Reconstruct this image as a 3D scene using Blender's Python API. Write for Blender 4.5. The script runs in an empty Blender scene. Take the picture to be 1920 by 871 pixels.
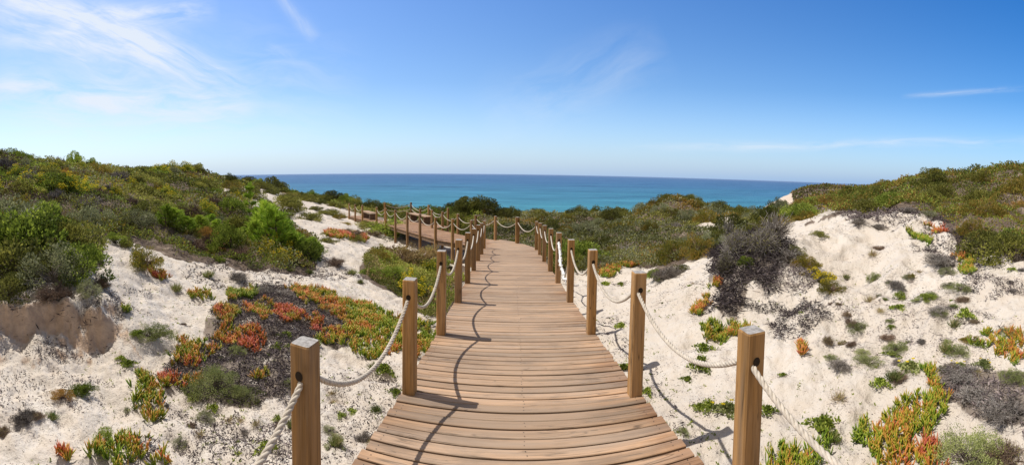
import bpy, math, random
import numpy as np
rng = np.random.default_rng(7)
R_ = math.radians
COL = bpy.context.scene.collection
scene = bpy.context.scene

# ------------------------------------------------------------------ camera model (cylindrical panorama)
F, YE, CX = 720.0, 356.0, 960.0
_n = np.array([9 / 720, 1, 30 / 720]); _n /= np.linalg.norm(_n)
_f = np.array([0, 0, -1.0]); _f -= _f.dot(_n) * _n; _f /= np.linalg.norm(_f)
_r = np.cross(_f, _n)
RM = np.array([_r, _f, _n])                       # world = RM @ cam ; camera stands at the origin

def rays(px, py):
    a = (np.asarray(px, float) - CX) / F
    c = np.stack([np.sin(a), -(np.asarray(py, float) - YE) / F, -np.cos(a)], -1)
    return c @ RM.T

# ------------------------------------------------------------------ noise
def _hash(ix, iy, seed):
    h = (ix.astype(np.int64) * 374761393 + iy.astype(np.int64) * 668265263 + seed * 1442695041) & 0x7fffffff
    h = ((h ^ (h >> 13)) * 1274126177) & 0x7fffffff
    h = (h ^ (h >> 16)) & 0xffffff
    return h / float(0xffffff)
def vnoise(x, y, seed=0):
    x = np.asarray(x, float); y = np.asarray(y, float)
    ix, iy = np.floor(x), np.floor(y); fx, fy = x - ix, y - iy
    fx = fx * fx * (3 - 2 * fx); fy = fy * fy * (3 - 2 * fy)
    a = _hash(ix, iy, seed); b = _hash(ix + 1, iy, seed); c = _hash(ix, iy + 1, seed); d = _hash(ix + 1, iy + 1, seed)
    return (a * (1 - fx) + b * fx) * (1 - fy) + (c * (1 - fx) + d * fx) * fy
def fbm(x, y, octv=4, seed=0):
    s = 0; a = .5; t = 0
    for i in range(octv):
        s = s + a * vnoise(x, y, seed + i * 17); t += a; a *= .5; x = x * 2.03 + 11.3; y = y * 2.03 - 5.1
    return s / t

# ------------------------------------------------------------------ terrain height: profiles (distance, height) per bearing
PROF = {
 0:    [(2.85,-2.1),(4.3,-1.98),(4.9,-1.6),(6,-1.5),(9,-1.15),(14,.1),(18,.95),(24,1.5),(32,1.2),(60,-5)],
 160:  [(2.8,-2.12),(4.2,-2.02),(4.75,-1.66),(6.5,-1.5),(9,-1.25),(14,-.4),(20,.35),(26,.65),(36,.3),(60,-4)],
 320:  [(2.8,-2.12),(4.5,-2.05),(6.5,-1.92),(9,-1.75),(13,-1.45),(20,-.75),(30,.05),(38,.65),(50,.1),(70,-6)],
 480:  [(2.7,-2.08),(4.5,-2.1),(6.5,-2.12),(9,-2.12),(13,-2.05),(20,-1.8),(28,-1.55),(38,-1.15),(50,-1.7),(70,-9)],
 640:  [(2.6,-2.12),(4.5,-2.2),(6.5,-2.3),(9,-2.42),(13,-2.6),(20,-2.8),(30,-2.75),(40,-3.1),(55,-6),(70,-10)],
 800:  [(2.5,-2.05),(4.5,-2.2),(6.5,-2.5),(9,-2.9),(13,-3.3),(18,-3.4),(26,-3.3),(34,-3.6),(45,-5.5),(60,-9)],
 960:  [(2.5,-2.05),(6.5,-2.5),(13,-3.0),(18,-3.1),(24,-3.2),(30,-3.4),(38,-4.1),(60,-10)],
 1120: [(2.5,-2.1),(4.5,-2.2),(6.5,-2.4),(9,-2.7),(13,-2.9),(18,-3.0),(26,-3.2),(33,-3.6),(45,-5.5),(60,-10)],
 1280: [(2.6,-2.12),(4.5,-2.0),(6.5,-1.92),(8,-1.95),(10.5,-2.4),(16,-2.6),(24,-2.5),(32,-2.55),(45,-4.5),(60,-9)],
 1440: [(2.7,-2.1),(4.5,-1.85),(5.6,-1.62),(6.6,-1.2),(7.4,-1.02),(8.4,-1.2),(10,-1.55),(15,-1.85),(22,-2.0),(30,-2.5),(40,-3.6),(60,-8)],
 1600: [(2.7,-2.1),(4.5,-1.8),(6.5,-1.4),(8.5,-1.02),(10,-.98),(12,-1.0),(18,-.75),(26,-.6),(32,-.9),(60,-6)],
 1760: [(2.7,-2.1),(4,-1.85),(5.5,-1.5),(7,-1.12),(8.5,-.82),(10,-.72),(14,-.1),(18,.35),(22,.55),(34,-.3),(60,-5)],
 1920: [(2.7,-2.05),(4,-1.8),(5.5,-1.4),(7,-1.0),(8.5,-.7),(11,-.2),(14,.45),(18,.95),(26,.9),(60,-5)],
}
NL = 260; LR0, LR1 = math.log(.4), math.log(420)
lrs = np.linspace(LR0, LR1, NL)
_keys = sorted(PROF)
_rows = []
for k in _keys:
    p = PROF[k]
    xs = [math.log(.4), math.log(1.5)] + [math.log(q[0]) for q in p] + [math.log(100), math.log(420)]
    ys = [p[0][1], p[0][1]] + [q[1] for q in p] + [-33, -40]
    _rows.append(np.interp(lrs, xs, ys))
_rows = np.array(_rows)
_back = _rows.mean(0); _back = np.where(lrs > math.log(30), np.maximum(_back, -3), _back)
_th = [-math.pi, -2.1] + [(k - CX) / F for k in _keys] + [2.1, math.pi]
_tab = np.vstack([_back, .5 * _back + .5 * _rows[0], _rows, .5 * _back + .5 * _rows[-1], _back])
NT = 721
ths = np.linspace(-math.pi, math.pi, NT)
TAB = np.empty((NT, NL))
_th = np.array(_th)
for j in range(NL):                                   # catmull-rom across bearings
    y = _tab[:, j]; m = np.gradient(y, _th)
    i = np.clip(np.searchsorted(_th, ths) - 1, 0, len(_th) - 2)
    h = _th[i + 1] - _th[i]; t = (ths - _th[i]) / h
    TAB[:, j] = (2*t**3-3*t**2+1)*y[i] + (t**3-2*t**2+t)*h*m[i] + (-2*t**3+3*t**2)*y[i+1] + (t**3-t**2)*h*m[i+1]
_k = np.exp(-np.linspace(-2, 2, 7) ** 2); _k /= _k.sum()
TAB = np.apply_along_axis(lambda v: np.convolve(np.pad(v, 3, mode='edge'), _k, 'valid'), 1, TAB)

# boardwalk alignment -------------------------------------------------
DZ_Y = [-3, 1.35, 2.7, 4.0, 5.4, 6.8, 8.1, 9.6, 11.0, 12.4, 13.6]
DZ_Z = [-1.55, -1.585, -1.65, -1.72, -1.84, -1.955, -2.07, -2.2, -2.32, -2.44, -2.5]
def dz1(y): return np.interp(y, DZ_Y, DZ_Z)
P0 = np.array([-.93, 12.7]); D2 = np.array([-.66, .75]); D2 = D2 / np.linalg.norm(D2); N2 = np.array([-D2[1], D2[0]]) * -1  # N2 points to the far (sea) side
W2 = 1.55
def dz2(s): return np.interp(s, [0, 3, 8, 11, 15.5], [-2.47, -2.66, -2.7, -2.82, -2.97])
def carve(x, y, h):
    d1 = np.maximum(np.abs(x - .05) - 1.0, 0); d1 = np.where((y < 13) & (y > -4), d1, 9)
    w = np.clip(1 - d1 / 1.0, 0, 1); w = w * w * (3 - 2 * w)
    h = h + w * (np.minimum(h, dz1(y) - .42) - h)
    qx, qy = x - P0[0], y - P0[1]
    s = qx * D2[0] + qy * D2[1]; n = qx * N2[0] + qy * N2[1]
    d2 = np.maximum(np.maximum(-n, n - 2.4), 0); d2 = np.where((s > -2.5) & (s < 16.5), d2, 9)
    w = np.clip(1 - d2 / 1.6, 0, 1); w = w * w * (3 - 2 * w)
    return h + w * (np.minimum(h, dz2(np.clip(s, 0, 15)) - np.interp(s, [0, 6, 10, 15], [.6, .75, .4, .18])) - h)
def H(x, y, detail=True):
    x = np.asarray(x, float); y = np.asarray(y, float)
    th = np.arctan2(x, y); lr = np.log(np.maximum(np.hypot(x, y), .41))
    fi = (th + math.pi) / (2 * math.pi) * (NT - 1); fj = (lr - LR0) / (LR1 - LR0) * (NL - 1)
    i = np.clip(fi.astype(int), 0, NT - 2); j = np.clip(fj.astype(int), 0, NL - 2)
    a = fi - i; b = np.clip(fj - j, 0, 1)
    h = (TAB[i, j] * (1 - a) + TAB[i + 1, j] * a) * (1 - b) + (TAB[i, j + 1] * (1 - a) + TAB[i + 1, j + 1] * a) * b
    # far headland on the right
    hx, hy = x - 113, y - 105
    hd = np.sqrt((hx * .62 + hy * .55) ** 2 / 34 ** 2 + (hx * .68 - hy * .74) ** 2 / 26 ** 2)
    h = np.maximum(h, np.interp(hd, [0, .35, .7, .95, 1.25, 1.6], [-1.2, -2.3, -6.6, -10.5, -26, -45]) + (fbm(x / 14, y / 14, 4, 5) - .5) * 3)
    rr = np.exp(lr)
    near = np.clip((rr - 1.0) / 3, .3, 1)
    h = h + (fbm(x * .45, y * .45, 3, 2) - .5) * .38 * near * np.clip(rr / 8, .4, 1.5)
    pr_ = np.clip((CX + F * th - 1230) / 150, 0, 1) * np.clip((rr - 3) / 2.5, 0, 1) * np.clip((14 - rr) / 3, 0, 1)
    h = h + pr_ * (.5 - np.abs(fbm(x * .8 + 3, y * .8, 3, 61) - .5) * 4) * .17
    for (bx, br_, amp_, wd_) in ((882, 26, .75, 1.6), (1012, 27, .45, 2.4), (1090, 26.5, .5, 2.0), (1262, 27.5, 1.15, 2.3), (1180, 27, -.35, 1.8)):
        bt = (bx - CX) / F; h = h + amp_ * np.exp(-((x - br_ * math.sin(bt)) ** 2 + (y - br_ * math.cos(bt)) ** 2) / wd_ ** 2)
    # eroded hollow in the bank at the left
    pxx = CX + F * th; A = np.clip((235 - pxx) / 50, 0, 1) * np.clip((pxx + 260) / 150, 0, 1) * .34
    sc = rr - (4.85 + (fbm(x * 1.6, y * 1.6, 3, 41) - .5) * .8 - .0012 * np.clip(pxx, 0, 300)); sc = sc + (fbm(x * 4, y * 4, 3, 43) - .5) * .3; e_ = np.clip((sc + .16) / .32, 0, 1); e_ = e_ * e_ * (3 - 2 * e_)
    h = h - A * (1 - e_) * np.exp(np.minimum(sc, 0) / .5) + A * .25 * np.exp(-np.abs(sc) / .3) * e_ + A * (fbm(x * 7, y * 7, 4, 47) - .5) * .9 * np.exp(-np.abs(sc) / .35)
    if detail:
        h = h + (fbm(x * 1.7, y * 1.7, 3, 9) - .5) * .16 + (fbm(x * 5.5, y * 5.5, 3, 21) - .5) * .085 + (fbm(x * 15, y * 15, 2, 23) - .5) * .022
        q = vnoise(x * 4.2, y * 4.2, 77); h = h - np.clip(q - .68, 0, 1) * .16 * np.clip(2 - rr / 8, 0, 1)   # footprints
        q = vnoise(x * 3.1 + 9, y * 5.2, 78); h = h - np.clip(q - .7, 0, 1) * .14 * np.clip(2 - rr / 8, 0, 1)
    h = carve(x, y, h)
    return h
def hit(px, py):
    """points on the ground seen along pixel bearings (px, py) of the 1920 wide photograph; n x 3"""
    d = rays(np.atleast_1d(px), np.atleast_1d(py)); hr = np.hypot(d[:, 0], d[:, 1])
    ts = np.exp(np.linspace(math.log(1.3), math.log(300), 700))
    X = d[:, 0:1] / hr[:, None] * ts; Y = d[:, 1:2] / hr[:, None] * ts; Z = (d[:, 2] / hr)[:, None] * ts
    g = Z - H(X, Y)
    below = g < 0; k = np.argmax(below, 1); k = np.where(below.any(1), np.maximum(k, 1), 500)
    i = np.arange(len(k)); g0 = g[i, k - 1]; g1 = g[i, k]; t = np.clip(g0 / (g0 - g1 + 1e-9), 0, 1)
    r = ts[k - 1] + (ts[k] - ts[k - 1]) * t
    x = d[:, 0] / hr * r; y = d[:, 1] / hr * r
    return np.stack([x, y, H(x, y)], -1)
def inpoly(x, y, P):
    P = np.asarray(P, float); r = np.zeros(np.shape(x), bool); n = len(P); j = n - 1
    for i in range(n):
        xi, yi = P[i]; xj, yj = P[j]
        c = ((yi > y) != (yj > y)) & (x < (xj - xi) * (y - yi) / (yj - yi + 1e-12) + xi)
        r ^= c; j = i
    return r

# ------------------------------------------------------------------ mesh helpers
def mesh(name, V, faces, attrs=None, smooth=False, mats=(), fmat=None):
    me = bpy.data.meshes.new(name)
    V = np.asarray(V, np.float32); me.vertices.add(len(V)); me.vertices.foreach_set('co', V.ravel())
    faces = [np.asarray(f, np.int32) for f in faces if len(f)]
    tot = np.concatenate([np.full(len(f), f.shape[1], np.int32) for f in faces])
    idx = np.concatenate([f.ravel() for f in faces])
    st = np.concatenate([[0], np.cumsum(tot)[:-1]]).astype(np.int32)
    me.loops.add(len(idx)); me.polygons.add(len(tot))
    me.loops.foreach_set('vertex_index', idx); me.polygons.foreach_set('loop_start', st); me.polygons.foreach_set('loop_total', tot)
    me.polygons.foreach_set('use_smooth', np.full(len(tot), smooth))
    if fmat is not None: me.polygons.foreach_set('material_index', np.asarray(fmat, np.int32))
    for m in mats: me.materials.append(m)
    me.update(calc_edges=True)
    for k, a in (attrs or {}).items():
        at = me.attributes.new(k, 'FLOAT', 'POINT'); at.data.foreach_set('value', np.asarray(a, np.float32))
    return me
def link(name, me, parent=None, loc=None):
    o = bpy.data.objects.new(name, me); COL.objects.link(o)
    if parent is not None: o.parent = parent
    if loc is not None: o.location = loc
    return o
def tag(o, label=None, cat=None, group=None, kind=None):
    if label: o['label'] = label
    if cat: o['category'] = cat
    if group: o['group'] = group
    if kind: o['kind'] = kind
    return o
class MB:
    def __init__(s): s.V = []; s.Q = []; s.T = []; s.A = {}; s.n = 0; s.qm = []; s.tm = []
    def add(s, V, Q=None, T=None, mat=0, **attrs):
        V = np.asarray(V, float).reshape(-1, 3)
        if Q is not None and len(Q): s.Q.append(np.asarray(Q) + s.n); s.qm.append(np.full(len(Q), mat))
        if T is not None and len(T): s.T.append(np.asarray(T) + s.n); s.tm.append(np.full(len(T), mat))
        for k, a in attrs.items(): s.A.setdefault(k, []).append(np.broadcast_to(a, (len(V),)).astype(float))
        s.V.append(V); s.n += len(V)
    def mesh(s, name, mats, smooth=False):
        f = []; m = []
        if s.Q: f.append(np.concatenate(s.Q)); m.append(np.concatenate(s.qm))
        if s.T: f.append(np.concatenate(s.T)); m.append(np.concatenate(s.tm))
        return mesh(name, np.concatenate(s.V), f, {k: np.concatenate(v) for k, v in s.A.items()}, smooth, mats, np.concatenate(m))
def unit(v): return v / (np.linalg.norm(v, axis=-1, keepdims=True) + 1e-9)
def perp(d, r=None):
    r = rng.normal(size=d.shape) if r is None else r
    return unit(np.cross(d, r))
def leaves(mb, b, d, L, W, rnd, mat=0, t=None):
    """flat folded leaves: base b, direction d, length L, half width W"""
    n = len(b); L = np.broadcast_to(L, n)[:, None]; W = np.broadcast_to(W, n)[:, None]
    w = perp(d); up = np.cross(w, d)
    V = np.stack([b, b + d * L * .5 + w * W + up * W * .3, b + d * L, b + d * L * .5 - w * W + up * W * .3], 1)
    mb.add(V, Q=np.arange(4 * n).reshape(n, 4), mat=mat, rnd=np.repeat(rnd, 4))
def twigs(mb, a, b, r0, r1, rnd, mat=0):
    n = len(a); d = unit(b - a); u = perp(d); v = np.cross(d, u)
    r0 = np.broadcast_to(r0, n)[:, None]; r1 = np.broadcast_to(r1, n)[:, None]
    P = []
    for c, r in ((a, r0), (b, r1)):
        for k in range(3):
            g = k * 2.0944; P.append(c + (u * math.cos(g) + v * math.sin(g)) * r)
    V = np.stack(P, 1); base = np.arange(n)[:, None] * 6
    Q = np.concatenate([base + np.array([k, (k + 1) % 3, (k + 1) % 3 + 3, k + 3]) for k in range(3)])
    mb.add(V, Q=Q, mat=mat, rnd=np.repeat(rnd, 6))
def fingers(mb, b, d, L, r, rnd, curl=.25, mat=0):
    """fleshy three-sided succulent leaves curving upwards"""
    n = len(b); L = np.broadcast_to(L, n)[:, None]; r = np.broadcast_to(r, n)[:, None]
    u = perp(d); v = np.cross(d, u); up = np.array([0, 0, 1.])
    P = []; T = []
    for t, s in ((0, .55), (.35, 1.0), (.75, .8)):
        c = b + d * L * t + up * L * curl * t * t
        for k in range(3):
            g = k * 2.0944; P.append(c + (u * math.cos(g) + v * math.sin(g)) * r * s); T.append(t)
    P.append(b + d * L + up * L * curl); T.append(1)
    V = np.stack(P, 1); base = np.arange(n)[:, None] * 10
    Q = np.concatenate([base + np.array([q + k, q + (k + 1) % 3, q + (k + 1) % 3 + 3, q + k + 3]) for q in (0, 3) for k in range(3)])
    TT = np.concatenate([base + np.array([6 + k, 6 + (k + 1) % 3, 9]) for k in range(3)])
    mb.add(V, Q=Q, T=TT, mat=mat, rnd=np.repeat(rnd, 10), tip=np.tile(T, n))
def rdir(n, zmin=-1, zmax=1):
    z = rng.uniform(zmin, zmax, n); a = rng.uniform(0, 2 * math.pi, n); s = np.sqrt(1 - z * z)
    return np.stack([s * np.cos(a), s * np.sin(a), z], -1)

# ------------------------------------------------------------------ materials
def nt(name):
    m = bpy.data.materials.new(name); m.use_nodes = True; t = m.node_tree
    for n in list(t.nodes): t.nodes.remove(n)
    return m, t, t.nodes, t.links
def N(t, ty, **kw):
    n = t.nodes.new(ty)
    for k, v in kw.items():
        if k in n.inputs.keys(): n.inputs[k].default_value = v
        else: setattr(n, k, v)
    return n
def ramp(t, pts, fac, interp='LINEAR'):
    n = t.nodes.new('ShaderNodeValToRGB'); e = n.color_ramp.elements; n.color_ramp.interpolation = interp
    while len(e) < len(pts): e.new(.5)
    for q, (p, c) in zip(e, pts): q.position = p; q.color = (*c, 1) if len(c) == 3 else c
    t.links.new(fac, n.inputs[0]); return n
def mth(t, op, a, b=None, c=None, clamp=False):
    n = t.nodes.new('ShaderNodeMath'); n.operation = op; n.use_clamp = clamp
    for i, v in enumerate((a, b, c)):
        if v is None: continue
        if isinstance(v, (int, float)): n.inputs[i].default_value = v
        else: t.links.new(v, n.inputs[i])
    return n.outputs[0]
def mix(t, fac, a, b, blend='MIX'):
    n = t.nodes.new('ShaderNodeMix'); n.data_type = 'RGBA'; n.blend_type = blend
    for s, v in ((n.inputs[0], fac), (n.inputs[6], a), (n.inputs[7], b)):
        if isinstance(v, (int, float)): s.default_value = v
        elif isinstance(v, tuple): s.default_value = (*v, 1)
        else: t.links.new(v, s)
    return n.outputs[2]
def noise(t, scale, detail=4, vec=None, rough=.55, dist=0):
    n = t.nodes.new('ShaderNodeTexNoise'); n.inputs['Scale'].default_value = scale; n.inputs['Detail'].default_value = detail
    n.inputs['Roughness'].default_value = rough; n.inputs['Distortion'].default_value = dist
    if vec is not None: t.links.new(vec, n.inputs['Vector'])
    return n
def mapping(t, vec, scale=(1, 1, 1), rot=(0, 0, 0)):
    n = t.nodes.new('ShaderNodeMapping'); n.inputs['Scale'].default_value = scale; n.inputs['Rotation'].default_value = rot
    t.links.new(vec, n.inputs['Vector']); return n.outputs[0]
def out(t, sh): o = t.nodes.new('ShaderNodeOutputMaterial'); t.links.new(sh, o.inputs[0])
def foliage(name, cols, transl=.4, rough=.65, var=.35, tip=None, spec=.25):
    m, t, ns, lk = nt(name)
    a = N(t, 'ShaderNodeAttribute', attribute_name='rnd')
    f = a.outputs['Fac']
    oi = ns.new('ShaderNodeObjectInfo')
    if tip is not None:
        at = N(t, 'ShaderNodeAttribute', attribute_name='tip')
        f = mth(t, 'ADD', f, mth(t, 'MULTIPLY', mth(t, 'POWER', at.outputs['Fac'], 2.0), tip))
    else:
        f = mth(t, 'ADD', f, mth(t, 'MULTIPLY', mth(t, 'SUBTRACT', oi.outputs['Random'], .5), var), clamp=True)
    n = len(cols); rp = ramp(t, [(i / (n - 1), c) for i, c in enumerate(cols)], f)
    hs = ns.new('ShaderNodeHueSaturation'); lk.new(rp.outputs[0], hs.inputs['Color'])
    r2 = mth(t, 'FRACT', mth(t, 'MULTIPLY', oi.outputs['Random'], 7.31))
    lk.new(mth(t, 'ADD', mth(t, 'MULTIPLY', r2, .5 if tip is None else .1), .75 if tip is None else .95), hs.inputs['Value'])
    b = N(t, 'ShaderNodeBsdfPrincipled', Roughness=rough); b.inputs['Specular IOR Level'].default_value = spec
    lk.new(hs.outputs[0], b.inputs['Base Color'])
    tr = ns.new('ShaderNodeBsdfTranslucent'); lk.new(hs.outputs[0], tr.inputs['Color'])
    ms = ns.new('ShaderNodeMixShader'); ms.inputs[0].default_value = transl
    lk.new(b.outputs[0], ms.inputs[1]); lk.new(tr.outputs[0], ms.inputs[2]); out(t, ms.outputs[0])
    return m
M = {}
M['olive'] = foliage('olive_leaf', [(0.0683, 0.0748, 0.0165), (0.171, 0.174, 0.0329), (0.323, 0.316, 0.0658), (0.511, 0.481, 0.132)])
M['green'] = foliage('green_leaf', [(0.0767, 0.108, 0.0165), (0.188, 0.25, 0.0329), (0.34, 0.415, 0.0603), (0.546, 0.599, 0.132)])
M['dark'] = foliage('dark_leaf', [(0.0477, 0.0532, 0.0132), (0.102, 0.113, 0.0242), (0.195, 0.2, 0.0439), (0.323, 0.308, 0.0768)])
M['sage'] = foliage('sage_leaf', [(0.113, 0.126, 0.0554), (0.239, 0.251, 0.122), (0.377, 0.389, 0.211), (0.527, 0.527, 0.333)])
M['thyme'] = foliage('thyme_leaf', [(0.13, 0.16, 0.0528), (0.243, 0.284, 0.0901), (0.373, 0.408, 0.151), (0.503, 0.514, 0.227)])
M['grey'] = foliage('grey_twig', [(.09, .075, .062), (.19, .165, .14), (.31, .275, .245), (.48, .44, .4)], .05, .8)
M['brown'] = foliage('brown_twig', [(0.08, 0.0512, 0.0352), (0.16, 0.104, 0.072), (0.256, 0.176, 0.128), (0.384, 0.288, 0.208)], .05, .8)
M['heath'] = foliage('heath_leaf', [(0.0996, 0.11, 0.0219), (0.216, 0.211, 0.0329), (0.351, 0.255, 0.0439), (0.499, 0.304, 0.0768)])
M['rust'] = foliage('rust_leaf', [(0.14, 0.124, 0.034), (0.28, 0.211, 0.051), (0.466, 0.272, 0.068), (0.63, 0.322, 0.102)])
M['gold'] = foliage('gold_leaf', [(0.129, 0.186, 0.0286), (0.257, 0.286, 0.0358), (0.572, 0.515, 0.0429), (0.858, 0.715, 0.0572)])
M['flower'] = foliage('yellow_flower', [(.6, .47, .02), (.75, .6, .03), (.85, .7, .05)], .3, .6)
M['pine'] = foliage('pine_needle', [(0.0897, 0.169, 0.0175), (0.209, 0.338, 0.0293), (0.359, 0.494, 0.0468), (0.598, 0.676, 0.117)], .35)
M['dry'] = foliage('dry_leaf', [(0.144, 0.096, 0.042), (0.312, 0.216, 0.096), (0.48, 0.36, 0.18), (0.36, 0.36, 0.12)], .3)
M['grass'] = foliage('grass_blade', [(.06, .12, .02), (.14, .2, .04), (.28, .27, .1), (.4, .34, .18)], .3)
M['litter'] = foliage('dead_leaf', [(0.0253, 0.0192, 0.0203), (0.0575, 0.0451, 0.0451), (0.115, 0.0902, 0.0902), (0.23, 0.186, 0.18), (0.345, 0.282, 0.259)], .05, .8)
M['ice'] = foliage('ice_plant_leaf', [(.11, .2, .015), (.24, .36, .03), (.44, .42, .04), (.66, .31, .06), (.68, .17, .07), (.6, .17, .12)], .25, .4, 0, .36, .4)
M['twig'] = foliage('bark_twig', [(.06, .045, .035), (.12, .095, .075), (.2, .17, .14)], .02, .85)

def sand_material():
    m, t, ns, lk = nt('sand'); g = ns.new('ShaderNodeNewGeometry'); P = g.outputs['Position']
    veg = N(t, 'ShaderNodeAttribute', attribute_name='veg').outputs['Fac']
    tan = N(t, 'ShaderNodeAttribute', attribute_name='tan').outputs['Fac']
    n1 = noise(t, .7, 5, P); n2 = noise(t, 6, 6, P, .65); n3 = noise(t, 45, 5, P, .7); n4 = noise(t, 300, 2, P)
    c = ramp(t, [(.25, (.53, .475, .41)), (.5, (.62, .57, .505)), (.8, (.69, .65, .59))], n1.outputs[0]).outputs[0]
    c = mix(t, ramp(t, [(.35, (0, 0, 0)), (.7, (1, 1, 1))], n2.outputs[0]).outputs[0], c, (.60, .525, .44))
    # fine grit and specks of litter
    sp = ramp(t, [(.62, (0, 0, 0)), (.70, (1, 1, 1))], n3.outputs[0]).outputs[0]
    pm = ramp(t, [(.40, (0, 0, 0)), (.60, (1, 1, 1))], noise(t, 1.6, 4, P).outputs[0]).outputs[0]
    c = mix(t, mth(t, 'MULTIPLY', mth(t, 'MULTIPLY', sp, pm), .75), c, (.20, .165, .14))
    c = mix(t, mth(t, 'MULTIPLY', n4.outputs[0], .25), c, (.42, .34, .27))
    c = mix(t, tan, c, mix(t, ramp(t, [(.35, (0, 0, 0)), (.6, (1, 1, 1))], n2.outputs[0]).outputs[0], (.66, .46, .30), (.40, .27, .18)))
    vn = noise(t, 3.5, 5, P).outputs[0]
    vcol = ramp(t, [(.3, (.09, .065, .05)), (.55, (.17, .13, .1)), (.75, (.36, .29, .23))], vn).outputs[0]
    c = mix(t, mth(t, 'MULTIPLY', veg, 1.0, clamp=True), c, vcol)
    b = N(t, 'ShaderNodeBsdfPrincipled', Roughness=.95); b.inputs['Specular IOR Level'].default_value = .1
    lk.new(c, b.inputs['Base Color'])
    hsum = mth(t, 'ADD', mth(t, 'MULTIPLY', n2.outputs[0], .5), mth(t, 'MULTIPLY', n3.outputs[0], .16))
    nf = noise(t, 16, 5, P, .6, .4)
    hsum = mth(t, 'ADD', hsum, mth(t, 'MULTIPLY', nf.outputs[0], .35))
    bp = N(t, 'ShaderNodeBump', Strength=.9, Distance=.06); lk.new(hsum, bp.inputs['Height']); lk.new(bp.outputs[0], b.inputs['Normal'])
    out(t, b.outputs[0]); return m
M['sand'] = sand_material()

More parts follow.
